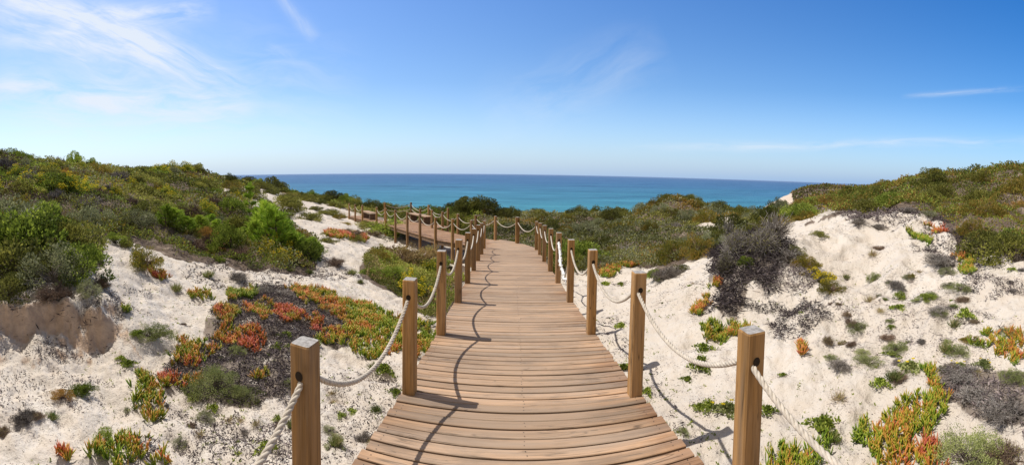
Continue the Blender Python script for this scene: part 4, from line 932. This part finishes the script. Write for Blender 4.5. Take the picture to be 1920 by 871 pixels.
for (px, py, w, k, sz, lab) in (
 (1380, 478, 62, 'tangle', 1.2, 'big dead grey shrub on top of the sand mound'),
 (1432, 470, 66, 'tangle', 1.0, 'second dead grey shrub right of the big one on the mound'),
 (1360, 510, 46, 'tangle', 1.2, 'pale grey twiggy shrub on the left flank of the mound'),
 (1362, 462, 52, 'bare', 1.3, 'leafless grey branches sticking up at the left of the mound top'),
 (1452, 452, 60, 'bare', 1.2, 'leafless grey branches sticking up at the right of the mound top'),
 (1480, 492, 56, 'bare', .7, 'bleached bare branches sprawling off the right side of the mound'),
 (1412, 470, 44, 'brown', 1.2, 'brown twiggy shrub in the middle of the mound top'),
 (1398, 500, 34, 'green', 1.2, 'green leafy shoot at the foot of the dead shrub'),
 (1430, 440, 60, 'olive', 1.0, 'green bush behind the dead shrubs on the mound'),
 (1253, 522, 66, 'grey', 1.0, 'silvery bare shrub on the sand slope right of the rail'),
 (1228, 525, 36, 'green', 1.2, 'green shrub left of the silvery bare shrub'),
 (1275, 512, 34, 'olive', 1.2, 'green shrub right of the silvery bare shrub'),
 (1510, 500, 60, 'heath', .8, 'upper brown green shrub trailing down the sand right of the mound'),
 (1532, 525, 66, 'goldlow', .8, 'orange green flowering shrub trailing down the sand right of the mound'),
 (1558, 545, 56, 'heath', .8, 'lowest brown shrub trailing down the sand right of the mound'),
 (1490, 478, 50, 'olive', .8, 'olive shrub at the top of the trailing row right of the mound'),
 (1535, 443, 38, 'olive', .6, 'small olive shrub alone near the top of the right sand slope'),
 (1645, 430, 42, 'grey', .7, 'small grey tuft shrub on the sand crest below the right hill'),
 (1610, 420, 50, 'grey', .7, 'grey tuft shrub on the sand crest left of the other'),
 (1640, 525, 44, 'cushion', .9, 'bright olive cushion on the right sand slope'),
 (1680, 540, 54, 'grey', .7, 'mauve grey dry cushion on the right sand slope'),
 (1688, 560, 34, 'green', .7, 'green sprig below the mauve grey cushion'),
 (1736, 562, 40, 'green', .6, 'small green plant right of the mauve grey cushion'),
 (1760, 497, 70, 'grey', .8, 'rounded grey brown shrub high on the right sand slope'),
 (1800, 542, 60, 'cushion', .5, 'flat olive plant beside the dark litter on the right'),
 (1608, 618, 54, 'cushion', .7, 'olive cushion on the middle of the right sand slope'),
 (1664, 635, 34, 'brown', .7, 'small brown tuft right of the olive cushion'),
 (1670, 615, 20, 'green', .7, 'tiny green sprig above the small brown tuft'),
 (1625, 682, 64, 'cushion', .5, 'flat grey green cushion on the right foreground sand'),
 (1820, 868, 150, 'cushion', .9, 'large grey green cushion shrub at the lower right corner'),
 (1880, 868, 110, 'brown', .8, 'brown fuzzy shrub at the far lower right'),
 (1900, 712, 60, 'cushion', .8, 'dark olive cushion at the right edge'),
 (1830, 740, 130, 'grey', .35, 'flat dead grey shrub sprawling on the right foreground sand'),
 (1890, 770, 130, 'grey', .35, 'flat dead grey shrub at the right edge of the foreground sand'),
 (1800, 700, 90, 'grey', .35, 'upper part of the flat dead grey shrubs on the right'),
 (1855, 475, 110, 'olive', .9, 'large olive bush on the sand at the right'),
 (1905, 490, 130, 'olive', .9, 'large olive bush at the right edge'),
 (1825, 440, 80, 'heath', .8, 'brown green bush left of the large olive bushes'),
 (1770, 400, 60, 'grey', .6, 'pale bleached grass like shrub where the right hill meets the sand'),
 (1700, 400, 60, 'grey', .6, 'grey shrub at the foot of the right hill'),
 (1740, 405, 40, 'sage', .6, 'sage cushion at the foot of the right hill'),
 ): pw_(k, px, py, w, lab, None, sz)
pines = [(312, 425, 34), (330, 430, 36), (352, 438, 36), (378, 436, 44), (405, 440, 40), (430, 444, 40), (455, 452, 46), (480, 462, 52), (500, 455, 50), (515, 474, 56), (535, 462, 50), (545, 480, 54), (565, 482, 48), (582, 484, 42), (598, 478, 34), (395, 428, 36), (446, 436, 40), (522, 448, 44)]
for i, (px, py, h) in enumerate(pines):
    p = at(px, py); rr = math.hypot(p[0], p[1]); plant('pine', p, h * rng.uniform(.75, 1.45) / F * rr / .62 * 1.05, 'young bright green long needled pine in the cluster on the left', 'young pines in a cluster', rng.uniform(.6, 1.0)).rotation_euler[0] = rng.uniform(-.18, .18)
def sprinkle(poly, n, smin, smax, kinds, label, group):
    P = np.array([(a, math.log(b)) for a, b in poly]); lo, hi = P.min(0), P.max(0); c_ = 0
    for _ in range(n * 40):
        if c_ >= n: break
        q = rng.uniform(lo, hi)
        if not inpoly(np.array([q[0]]), np.array([q[1]]), P)[0]: continue
        th = (q[0] - CX) / F; rr = math.exp(q[1]); x, y_ = rr * math.sin(th), rr * math.cos(th)
        if fbm(np.array([x * .8]), np.array([y_ * .8]), 3, 400)[0] < rng.uniform(.42, .6): continue
        k = kinds[int(rng.integers(len(kinds)))]; s = rng.uniform(smin, smax) * (1 + rr * .06) * (2.5 if k in ('tuft', 'drytuft', 'herb') else 1)
        plant(k, (x, y_, ground_z(x, y_)), s, label, group, rng.uniform(.45, .8)); PLANTS.append((x, y_, s)); c_ += 1
sprinkle([(1480,4.0),(1900,3.2),(1925,6),(1820,6.6),(1740,8.6),(1620,9.4),(1560,9.5),(1540,6)], 60, .07, .26, ['cushion', 'grey', 'brown', 'heath', 'tuft', 'drytuft', 'herb', 'sage', 'cushion', 'grey'], 'small scruffy plant on the white sand of the right slope', 'small plants sprinkled on the right sand slope')
sprinkle([(10,2.9),(700,2.9),(640,9),(420,8),(230,8.5),(200,6),(230,4.5)], 45, .06, .2, ['cushion', 'grey', 'brown', 'heath', 'tuft', 'drytuft', 'herb', 'sage'], 'small scruffy plant on the sand of the left slope', 'small plants sprinkled on the left sand')
sprinkle([(1090,3.4),(1340,3),(1330,6.5),(1210,8),(1120,9)], 16, .05, .12, ['cushion', 'grey', 'tuft', 'drytuft', 'herb'], 'tiny plant on the sand between the right rail and the mound', 'tiny plants right of the boardwalk')
p = at(470, 445); plant('pinetall', p, 1.0 * 100 / F * math.hypot(p[0], p[1]) / 1.5, 'tall scraggly young pine rising above the cluster against the sand')
# small herbs and tufts ------------------------------------------------
for (px, py, w, k, lab) in (
 (98, 785, 30, 'tuft', 'small round grass tuft near the lower left corner'),
 (240, 683, 28, 'herb', 'flat dark green rosette on the left sand'),
 (228, 672, 20, 'herb', 'tiny dark green rosette beside the flat one'),
 (360, 745, 26, 'herb', 'small green herb below the red ice plant'),
 (535, 630, 30, 'herb', 'green herb in the gap of the dead mat'),
 (520, 650, 26, 'herb', 'second green herb in the gap of the dead mat'),
 (720, 695, 40, 'herb', 'green herb on the sand left of the second post'),
 (700, 690, 34, 'tuft', 'grassy tuft beside the herb left of the second post'),
 (742, 735, 22, 'herb', 'bright green herb at the base of the second left post'),
 (705, 770, 30, 'tuft', 'thin grass tuft on the sand left of the deck edge'),
 (790, 610, 24, 'herbfl', 'yellow flowered herb between the second and third left posts'),
 (775, 700, 24, 'tuft', 'grass tuft behind the second left post'),
 (1320, 655, 34, 'herb', 'green herb above the right rope'),
 (1313, 685, 50, 'herb', 'green herb right under the right rope'),
 (1330, 762, 34, 'herb', 'dark green rosette on the sand right of the deck'),
 (1312, 764, 28, 'herb', 'left dark green rosette on the sand right of the deck'),
 (1362, 770, 50, 'herbfl', 'yellow flowered herb next to the nearest right post'),
 (1440, 770, 30, 'herb', 'green herb just right of the nearest right post'),
 (1290, 712, 22, 'herb', 'small herb on the sand between deck and rope shadow'),
 (1468, 704, 18, 'herb', 'tiny herb alone on the right sand'),
 (1164, 612, 26, 'herb', 'herb beside the third right post'),
 (1122, 690, 26, 'tuft', 'grass tuft at the deck edge by the second right post'),
 (1170, 690, 26, 'herb', 'herb at the foot of the second right post'),
 (1213, 735, 26, 'herb', 'herb at the right of the second right post'),
 (1135, 533, 18, 'herb', 'small green cushion herb left of the silvery shrub'),
 (1164, 533, 16, 'herb', 'second small green cushion herb left of the silvery shrub'),
 (1705, 690, 44, 'herbfl', 'yellow flowered herb above the big right ice plant'),
 (1650, 720, 34, 'herb', 'green herb on the right foreground sand'),
 (1675, 712, 40, 'tuft', 'dry green tuft on the right foreground sand'),
 (1573, 748, 36, 'drytuft', 'straw coloured dry tuft on the right foreground sand'),
 (1545, 800, 60, 'herb', 'green herb beside the rope at the lower right'),
 (1560, 825, 40, 'tuft', 'grass tuft beside the rope at the lower right'),
 (1775, 660, 40, 'tuft', 'green tuft left of the right edge ice plant'),
 (1810, 590, 40, 'herb', 'low green herb on the right sand slope'),
 (1790, 610, 40, 'tuft', 'low tuft on the right sand slope'),
 (1845, 685, 34, 'herbfl', 'yellow flowered herb near the right edge'),
 (1800, 690, 34, 'herbfl', 'yellow flowered herb above the flat grey shrubs'),
 (1545, 530, 20, 'tuft', 'small tuft near the trailing shrubs'),
 (1585, 520, 24, 'tuft', 'small green tuft on the upper right sand'),
 (1635, 480, 30, 'drytuft', 'faint dry grass on the upper right sand'),
 (1630, 566, 30, 'drytuft', 'faint dry grass in the middle of the right sand'),
 (330, 545, 30, 'tuft', 'small tuft on the left sand above the ice plants'),
 (390, 520, 30, 'tuft', 'grey green tuft left of the small grey bush'),
 (545, 508, 26, 'tuft', 'grass tuft on the sand below the pines'),
 (580, 512, 26, 'tuft', 'grass tuft further right on the sand below the pines'),
 (660, 515, 24, 'tuft', 'small grass tuft below the flat brown bush'),
 (675, 530, 24, 'tuft', 'lowest small grass tuft below the flat brown bush'),
 (400, 765, 24, 'herb', 'small herb below the cushion shrubs'),
 (500, 840, 40, 'herb', 'bright green herb in the dark litter left of the nearest post'),
 (545, 800, 30, 'tuft', 'tuft in the litter behind the nearest left post'),
 (630, 835, 40, 'tuft', 'grass tuft on the sand right of the nearest left post'),
 ): pw_(k, px, py, w, lab, None, 1.0, base=.24)

# ice plants and dead mats ---------------------------------------------
ice([(250, 715), (275, 700), (320, 722), (318, 750), (302, 792), (268, 782)], 'spiky green and red ice plant clump at the lower end of the left mat', .35, 190)
ice([(322, 660), (345, 632), (385, 640), (405, 668), (372, 690), (330, 690)], 'green ice plant with red tips above the sage cushion', .32, 190)
ice([(340, 708), (370, 705), (362, 745), (345, 742)], 'orange ice plant sprig left of the sage cushion', .62, 200)
ice([(300, 712), (322, 705), (345, 725), (330, 735)], 'orange red ice plant sprig joining the lower clump', .6, 200)
ice([(390, 600), (430, 572), (450, 590), (425, 615), (400, 618)], 'green and orange ice plant at the top left of the dead mat', .4, 190)
ice([(400, 630), (420, 612), (470, 615), (500, 645), (480, 668), (440, 650)], 'coral red ice plant in the middle of the dead mat', .62, 190)
ice([(455, 575), (500, 570), (525, 590), (480, 600)], 'green ice plant with coral tips at the top of the dead mat', .42, 190)
ice([(515, 580), (560, 580), (590, 605), (560, 612), (525, 600)], 'coral red ice plant right of the ash grey cushions', .6, 190)
ice([(425, 545), (480, 538), (485, 560), (430, 566)], 'bright green ice plant at the upper left of the dead mat', .1, 200)
ice([(355, 552), (385, 546), (412, 555), (385, 565), (362, 562)], 'small green ice plant clump with orange tips on the left sand', .3, 220)
ice([(540, 545), (565, 538), (640, 552), (620, 575), (580, 570)], 'yellow green ice plant above the dark mat', .42, 190)
ice([(600, 580), (630, 562), (690, 572), (715, 590), (770, 605), (765, 655), (735, 675), (690, 668), (645, 652), (585, 650), (595, 630), (650, 615), (630, 595)], 'wide green and red ice plant carpet left of the second post', .38, 190, gaps=.15)
ice([(775, 600), (815, 610), (812, 650), (790, 680), (775, 668)], 'green ice plant between the second and third left posts', .25, 200)
ice([(585, 600), (600, 592), (618, 610), (600, 625)], 'small orange ice plant sprig inside the dead mat', .6, 200)
ice([(483, 700), (497, 695), (502, 712), (488, 716)], 'single orange green ice plant sprig right of the cushions', .45, 400, gaps=0)
ice([(180, 868), (200, 838), (245, 828), (278, 840), (262, 875), (230, 890), (190, 890)], 'green and red ice plant at the bottom left of the picture', .36, 230)
ice([(110, 868), (125, 850), (140, 862), (138, 880), (115, 882)], 'small red tipped ice plant at the bottom left edge', .45, 400, gaps=0)
ice([(293, 868), (305, 850), (320, 862), (315, 880)], 'tiny red green ice plant at the bottom edge', .5, 400, gaps=0)
ice([(222, 584), (232, 580), (240, 590), (228, 594)], 'tiny yellow ice plant sprig on the dark litter at the left', .35, 500, gaps=0)
ice([(285, 512), (300, 508), (308, 520), (292, 524)], 'small orange ice plant below the isolated bush', .5, 500, gaps=0)
ice([(140, 410), (175, 408), (180, 424), (150, 424)], 'orange ice plant patch at the edge of the left slope', .5, 160)
ice([(605, 435), (660, 438), (690, 447), (680, 455), (640, 450), (610, 443)], 'bright orange ice plant strip by the sand track', .52, 160)
ice([(380, 466), (420, 462), (432, 474), (395, 478)], 'orange green ice plant below the young pines', .45, 160)
ice([(1305, 575), (1320, 560), (1332, 572), (1325, 592), (1310, 588)], 'round green orange ice plant left of the dark strands', .38, 420, gaps=0)
ice([(1325, 538), (1340, 530), (1348, 545), (1332, 552)], 'small orange ice plant at the foot of the mound', .5, 420, gaps=0)
ice([(1310, 628), (1330, 608), (1370, 606), (1405, 612), (1400, 628), (1370, 645), (1325, 642)], 'green ice plant with red tips behind the nearest right post', .28, 230, gaps=.1)
ice([(1430, 868), (1440, 838), (1480, 826), (1535, 838), (1548, 880), (1500, 900), (1440, 900)], 'lush green ice plant at the bottom right of the nearest right post', .16, 260, gaps=.1)
ice([(1735, 700), (1758, 698), (1762, 760), (1750, 800), (1740, 850), (1700, 890), (1620, 890), (1610, 830), (1640, 800), (1680, 770), (1715, 740)], 'large yellow green ice plant tongue in the right foreground', .27, 260, gaps=.03)
ice([(1608, 805), (1625, 800), (1640, 820), (1625, 828)], 'left tip of the large right ice plant', .2, 300, gaps=0)
ice([(1720, 825), (1765, 815), (1768, 850), (1735, 862)], 'coral pink ice plant sprig against the grey cushion', .7, 200)
ice([(1815, 632), (1860, 636), (1900, 655), (1925, 680), (1900, 690), (1850, 665), (1825, 655)], 'green ice plant with pink middle at the right edge', .42, 200)
ice([(1872, 622), (1925, 612), (1925, 650), (1890, 645)], 'orange yellow ice plant at the right edge', .45, 200)
ice([(1490, 655), (1503, 646), (1510, 658), (1498, 664)], 'single orange ice plant sprig below the dark strands', .5, 500, gaps=0)
ice([(1700, 430), (1715, 428), (1750, 460), (1740, 462), (1715, 448)], 'line of green ice plant down the upper right sand', .12, 300, gaps=0)
ice([(1735, 420), (1775, 428), (1770, 438), (1740, 434)], 'red brown ice plant on the upper right sand', .6, 160)
ice([(1795, 480), (1835, 490), (1830, 500), (1800, 494)], 'pink green ice plant beside the litter on the right slope', .55, 200)
ice([(1800, 505), (1825, 500), (1828, 515), (1805, 516)], 'green ice plant on the litter of the right slope', .2, 250)
ice([(1120, 505), (1160, 496), (1200, 480), (1225, 478), (1190, 500), (1150, 516), (1125, 520)], 'orange and green ice plant on the slope right of the rail', .45, 190, gaps=.1)
ice([(1118, 515), (1150, 505), (1165, 512), (1135, 522)], 'bright green ice plant below the orange one right of the rail', .1, 220)
litter([(385, 600), (430, 560), (480, 535), (560, 540), (610, 560), (660, 590), (690, 625), (640, 655), (570, 640), (548, 690), (535, 740), (470, 765), (380, 750), (330, 728), (295, 705), (345, 668), (400, 650)], 'large dark mat of dead ice plant on the left sand', 4200, gaps=.25)
litter([(300, 780), (420, 770), (470, 830), (470, 890), (330, 890)], 'grey dead runners scattered at the bottom left', 2200, .028, .4, hgt=.02, gaps=.47)
litter([(480, 800), (560, 780), (570, 890), (480, 890)], 'dark litter left of the nearest left post', 2600, .04, .3, gaps=.35)
litter([(240, 840), (290, 830), (300, 870), (200, 890)], 'dark litter under the bottom left ice plant', 2600, gaps=.3)
litter([(150, 575), (230, 570), (275, 590), (200, 605)], 'dark litter on the sand at the left', 2200, gaps=.35)
litter([(60, 640), (110, 635), (130, 660), (80, 672)], 'dark dead clump in the eroded hollow', 2500, gaps=.3)
litter([(190, 530), (300, 545), (220, 560), (150, 558)], 'scattered dark litter above the eroded bank', 1300, gaps=.42)
litter([(1340, 455), (1400, 435), (1470, 455), (1488, 488), (1455, 505), (1445, 548), (1425, 552), (1412, 522), (1398, 550), (1392, 590), (1355, 592), (1335, 578), (1352, 545), (1330, 530), (1335, 490)], 'black dead ice plant strands hanging down the sand mound', 5200, .075, .2, hgt=.14, gaps=.3)
litter([(1400, 520), (1500, 500), (1540, 540), (1480, 545), (1410, 550)], 'pale dead grass thatch on the right flank of the mound', 1800, .09, .8, hgt=.1, gaps=.35)
litter([(1460, 590), (1500, 568), (1548, 585), (1530, 620), (1500, 640), (1465, 635), (1450, 615)], 'dark dead cluster on the right sand slope', 4200, .05, .2, hgt=.07, gaps=.36)
litter([(1385, 572), (1470, 568), (1475, 585), (1430, 590), (1390, 582)], 'thin string of dark dead plants across the right sand', 3600, .045, .2, gaps=.38)
litter([(1800, 515), (1880, 525), (1925, 530), (1925, 560), (1850, 560), (1800, 545)], 'dark litter band on the upper right slope', 2600, gaps=.38)
litter([(1800, 430), (1830, 440), (1850, 490), (1820, 500), (1795, 460)], 'dark dead plants beside the large olive bushes', 3000, gaps=.35)
litter([(1700, 455), (1800, 470), (1790, 490), (1720, 480)], 'dark litter trail on the upper right sand', 1500, gaps=.42)
litter([(1750, 570), (1850, 590), (1880, 620), (1800, 620)], 'scattered litter in the middle of the right slope', 900, .05, .45, hgt=.02, gaps=.42)
litter([(1770, 690), (1930, 700), (1930, 800), (1830, 790), (1760, 740)], 'grey thatch of dead stems under the flat shrubs on the right', 2200, .06, .65, hgt=.05, gaps=.3)
litter([(1120, 600), (1180, 640), (1230, 720), (1290, 800), (1350, 880), (1330, 890), (1200, 730), (1110, 610)], 'thin grey litter along the right deck edge', 500, .05, .45, hgt=.02, gaps=.45)
litter([(1560, 380 + 20), (1700, 395), (1800, 400), (1780, 415), (1600, 412)], 'grey dead stems along the sand crest below the right hill', 2000, .06, .6, gaps=.3)

litter([(0, 575), (60, 568), (140, 585), (200, 605), (180, 618), (90, 596), (0, 592)], 'dead roots and stems hanging over the lip of the eroded bank', 1500, .09, .3, hgt=.06, gaps=.38)
litter([(0, 650), (80, 640), (190, 650), (200, 668), (90, 672), (0, 675)], 'crumbled dark scraps along the floor of the eroded hollow', 900, .035, .35, hgt=.02, gaps=.42)
litter([(1700, 420), (1760, 405), (1800, 430), (1850, 500), (1830, 540), (1780, 500), (1740, 480)], 'broken dark litter running down beside the large olive bushes', 1500, .05, .35, hgt=.03, gaps=.45)
litter([(1560, 590), (1640, 560), (1760, 600), (1800, 660), (1700, 650), (1600, 640)], 'faint grey litter across the middle right sand', 700, .04, .5, hgt=.015, gaps=.45)
litter([(430, 470), (600, 480), (680, 520), (560, 530), (400, 540), (330, 520)], 'grey litter on the sand below the young pines', 900, .04, .5, hgt=.02, gaps=.42)
litter([(0, 690), (120, 690), (220, 720), (200, 770), (60, 760), (0, 780)], 'thin dark litter on the lower left sand', 1200, .024, .4, hgt=.015, gaps=.45)
litter([(620, 700), (740, 680), (750, 760), (660, 850), (600, 860)], 'dark scraps scattered on the sand by the nearest left post', 1300, .022, .3, hgt=.012, gaps=.42)
# fine debris everywhere on the sand ------------------------------------
def debris():
    n = 75000; th = rng.uniform(-1.4, 1.4, n); rr = np.exp(rng.uniform(math.log(1.6), math.log(22), n)); x = rr * np.sin(th); y_ = rr * np.cos(th)
    near_ = np.zeros(n, bool)
    if PLANTS:
        PA = np.array([p for p in PLANTS if math.hypot(p[0], p[1]) < 12 and p[2] < 1.2]); m_ = 26000; i_ = rng.integers(0, len(PA), m_)
        a_ = rng.uniform(0, 6.28, m_); q_ = PA[i_, 2] * (.35 + rng.exponential(.28, m_)) * (1 + .5 * np.sin(a_ * 2 + i_))
        x[:m_] = PA[i_, 0] + q_ * np.cos(a_) + .1 * PA[i_, 2]; y_[:m_] = PA[i_, 1] + q_ * np.sin(a_); rr[:m_] = np.hypot(x[:m_], y_[:m_]); near_[:m_] = True
    g = fbm(x * 1.1, y_ * 1.1, 4, 300) + near_ * .5; k = (g > .42 + rng.normal(0, .07, n)) & ~((x > lx(y_) - .02) & (x < rx(y_) + .02)); x, y_, rr = x[k], y_[k], rr[k]; n = len(x)
    c = np.stack([x, y_, H(x, y_) + .003], -1); d = unit(rdir(n) * [1, 1, .12]); a = rng.random(n) < .45
    mb = MB(); sc = np.maximum(rr / 5, .7); t = np.clip(rng.normal(.45, .25, n), 0, 1)
    leaves(mb, c[a], d[a], .016 * sc[a] * rng.uniform(.5, 1.6, a.sum()), .0045 * sc[a], t[a]); L = (.03 * sc * rng.uniform(.3, 1.8, n))[:, None]
    twigs(mb, c[~a], (c + d * L)[~a], .0016 * sc[~a], .001 * sc[~a], t[~a])
    tag(link('plant_litter', mb.mesh('plant_litter', [M['litter']])), 'tiny dark scraps of dead plants strewn over the sand', 'litter', kind='stuff')
    n = 5000; th = rng.uniform(-1.4, 1.4, n); rr = np.exp(rng.uniform(math.log(1.8), math.log(14), n)); x = rr * np.sin(th); y_ = rr * np.cos(th)
    g = fbm(x * .9, y_ * .9, 4, 310); k = (g > .5) & ~((x > lx(y_) - .02) & (x < rx(y_) + .02)); x, y_, rr = x[k], y_[k], rr[k]
    c = np.repeat(np.stack([x, y_, H(x, y_)], -1), 5, 0); s = np.repeat(rng.uniform(.5, 1.4, len(x)), 5); c += rdir(len(c)) * [.012, .012, .0]
    mb = MB(); leaves(mb, c, unit(rdir(len(c)) * .8 + [0, 0, .6]), .02 * s, .005 * s, rng.random(len(c)))
    tag(link('seedlings', mb.mesh('seedlings', [M['green']])), 'tiny green seedlings sprinkled over the sand', 'seedlings', kind='stuff')
debris()

# ------------------------------------------------------------------ light and sky
w = bpy.data.worlds.new('World'); scene.world = w; w.use_nodes = True; t = w.node_tree
for n in list(t.nodes): t.nodes.remove(n)
SUN = np.array([-.50, .09, .90]); SUN = SUN / np.linalg.norm(SUN)
el = math.asin(SUN[2]); az = math.atan2(SUN[0], SUN[1])
sky = t.nodes.new('ShaderNodeTexSky'); sky.sky_type = 'NISHITA'; sky.sun_disc = False; sky.sun_elevation = el; sky.sun_rotation = az
sky.altitude = 30; sky.air_density = 1.0; sky.dust_density = .6; sky.ozone_density = 2.0
tc = t.nodes.new('ShaderNodeTexCoord'); sx = t.nodes.new('ShaderNodeSeparateXYZ'); t.links.new(tc.outputs['Generated'], sx.inputs[0])
az_ = mth(t, 'ARCTAN2', sx.outputs[0], sx.outputs[1]); hr_ = mth(t, 'SQRT', mth(t, 'ADD', mth(t, 'MULTIPLY', sx.outputs[0], sx.outputs[0]), mth(t, 'MULTIPLY', sx.outputs[1], sx.outputs[1])))
ev = mth(t, 'DIVIDE', sx.outputs[2], hr_)
cmb = t.nodes.new('ShaderNodeCombineXYZ'); t.links.new(az_, cmb.inputs[0]); t.links.new(ev, cmb.inputs[1]); AE = cmb.outputs[0]
def streak(x0, y0, x1, y1, wd, amp, seed, stretch=9, taper=.25):
    """cirrus band along a line in (azimuth, tan elevation), coordinates from photo pixels"""
    def ae(px, py): return ((px - CX) / F, (334 - py) / F)
    a0, e0 = ae(x0, y0); a1, e1 = ae(x1, y1); L = math.hypot(a1 - a0, e1 - e0); ang = math.atan2(e1 - e0, a1 - a0)
    wob = noise(t, 2.2, 3, AE); 
    u = mth(t, 'ADD', mth(t, 'MULTIPLY', mth(t, 'SUBTRACT', az_, a0), math.cos(ang)), mth(t, 'MULTIPLY', mth(t, 'SUBTRACT', ev, e0), math.sin(ang)))
    v = mth(t, 'SUBTRACT', mth(t, 'MULTIPLY', mth(t, 'SUBTRACT', ev, e0), math.cos(ang)), mth(t, 'MULTIPLY', mth(t, 'SUBTRACT', az_, a0), math.sin(ang)))
    v = mth(t, 'ADD', v, mth(t, 'MULTIPLY', mth(t, 'SUBTRACT', wob.outputs[0], .5), wd * 2.2))
    un = mth(t, 'DIVIDE', u, L); vn = mth(t, 'DIVIDE', v, wd)
    gv = mth(t, 'EXPONENT', mth(t, 'MULTIPLY', mth(t, 'MULTIPLY', vn, vn), -1.0))
    uu = mth(t, 'MULTIPLY', mth(t, 'SUBTRACT', un, .5), 2.0); gu = mth(t, 'SUBTRACT', 1.0, mth(t, 'POWER', mth(t, 'ABSOLUTE', uu), 3.0), clamp=True)
    c2 = t.nodes.new('ShaderNodeCombineXYZ'); t.links.new(mth(t, 'ADD', mth(t, 'MULTIPLY', u, 3.0), seed * 3.7), c2.inputs[0]); t.links.new(mth(t, 'MULTIPLY', v, 3.0 * stretch), c2.inputs[1])
    nz = noise(t, 1.6, 7, c2.outputs[0], .62, .6); nn = ramp(t, [(.36, (0, 0, 0)), (.66, (1, 1, 1))], nz.outputs[0]).outputs[0]
    return mth(t, 'MULTIPLY', mth(t, 'MULTIPLY', mth(t, 'MULTIPLY', gv, gu), nn), amp)
bands = [streak(-60, -50, 490, 185, .045, .95, 1, 7), streak(-60, 20, 330, 140, .07, .7, 2, 5), streak(-120, 165, 500, 205, .045, .9, 3, 5), streak(100, 44, 420, 26, .03, .9, 4, 4), streak(-100, 110, 700, 160, .12, .3, 12, 4),
         streak(515, -10, 600, 85, .016, .6, 5, 3), streak(500, 95, 560, 122, .012, .35, 6, 3), streak(1130, 285, 2100, 232, .012, .5, 7, 8), streak(1680, 170, 1925, 140, .007, .38, 8, 8), streak(900, 260, 1250, 90, .08, .2, 9, 3), streak(-80, 230, 620, 245, .05, .35, 10, 6)]
tot = bands[0]
for b_ in bands[1:]: tot = mth(t, 'ADD', tot, b_)
tot = mth(t, 'MINIMUM', tot, .9)
tint = ramp(t, [(0.0, (1.0, 1.0, 1.0)), (.35, (.62, .74, .86)), (.75, (.60, .72, .90)), (1, (.56, .70, .95))], mth(t, 'MULTIPLY', ev, 1.5, clamp=True)).outputs[0]
skc = mix(t, 1.0, sky.outputs[0], tint, 'MULTIPLY'); skc = mix(t, 1.0, skc, (1.95, 2.0, 2.05), 'MULTIPLY')
lowf = mth(t, 'EXPONENT', mth(t, 'MULTIPLY', mth(t, 'ABSOLUTE', ev), -7.0))
side = mth(t, 'MULTIPLY_ADD', az_, -.28, .62, clamp=True)                     # paler towards the sun
hcol = mix(t, side, (2.6, 4.2, 7.1), (6.0, 7.4, 9.0))
skc = mix(t, mth(t, 'MULTIPLY', lowf, .95), skc, hcol)
hs = t.nodes.new('ShaderNodeHueSaturation'); t.links.new(skc, hs.inputs['Color'])
t.links.new(mth(t, 'MULTIPLY_ADD', az_, .1, 1.08), hs.inputs['Saturation'])
cm = mix(t, tot, hs.outputs[0], (8.2, 8.8, 9.6))
ambient_fill = mth(t, 'MAXIMUM', ramp(t, [(.52, (0, 0, 0)), (.72, (1, 1, 1))], sx.outputs[2]).outputs[0], ramp(t, [(.5, (1, 1, 1)), (.62, (0, 0, 0))], mth(t, 'MULTIPLY_ADD', sx.outputs[1], .5, .55)).outputs[0])  # unseen sky overhead and behind, made paler and warmer to offset blue ambient light
cm = mix(t, mth(t, 'MULTIPLY', ambient_fill, .9), cm, (3.7, 3.25, 2.75))
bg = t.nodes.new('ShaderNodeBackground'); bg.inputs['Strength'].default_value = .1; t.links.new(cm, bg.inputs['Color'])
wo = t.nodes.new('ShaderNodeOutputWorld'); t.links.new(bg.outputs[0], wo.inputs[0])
sl = bpy.data.lights.new('sun', 'SUN'); sl.energy = 4.6; sl.angle = R_(.53); sl.color = (1, .945, .87); so = link('sun', sl)
from mathutils import Vector, Matrix
so.rotation_euler = Vector(SUN).to_track_quat('Z', 'Y').to_euler()

# ------------------------------------------------------------------ camera
cam = bpy.data.cameras.new('camera'); co = link('camera', cam); scene.camera = co
co.rotation_euler = Matrix(RM.tolist()).to_euler()
cam.type = 'PANO'; cam.clip_start = .05; cam.clip_end = 100000
scene.render.engine = 'CYCLES'
cy = cam.cycles if hasattr(cam, 'cycles') else cam
cy.panorama_type = 'CENTRAL_CYLINDRICAL'
cy.central_cylindrical_range_u_min = -960 / F; cy.central_cylindrical_range_u_max = 960 / F
cy.central_cylindrical_range_v_min = -(871 - YE) / F; cy.central_cylindrical_range_v_max = YE / F
cy.central_cylindrical_radius = 1.0
scene.view_settings.view_transform = 'Standard'; scene.view_settings.look = 'None'; scene.view_settings.exposure = 0; scene.view_settings.gamma = 1
scene.cycles.max_bounces = 6; scene.cycles.transparent_max_bounces = 4
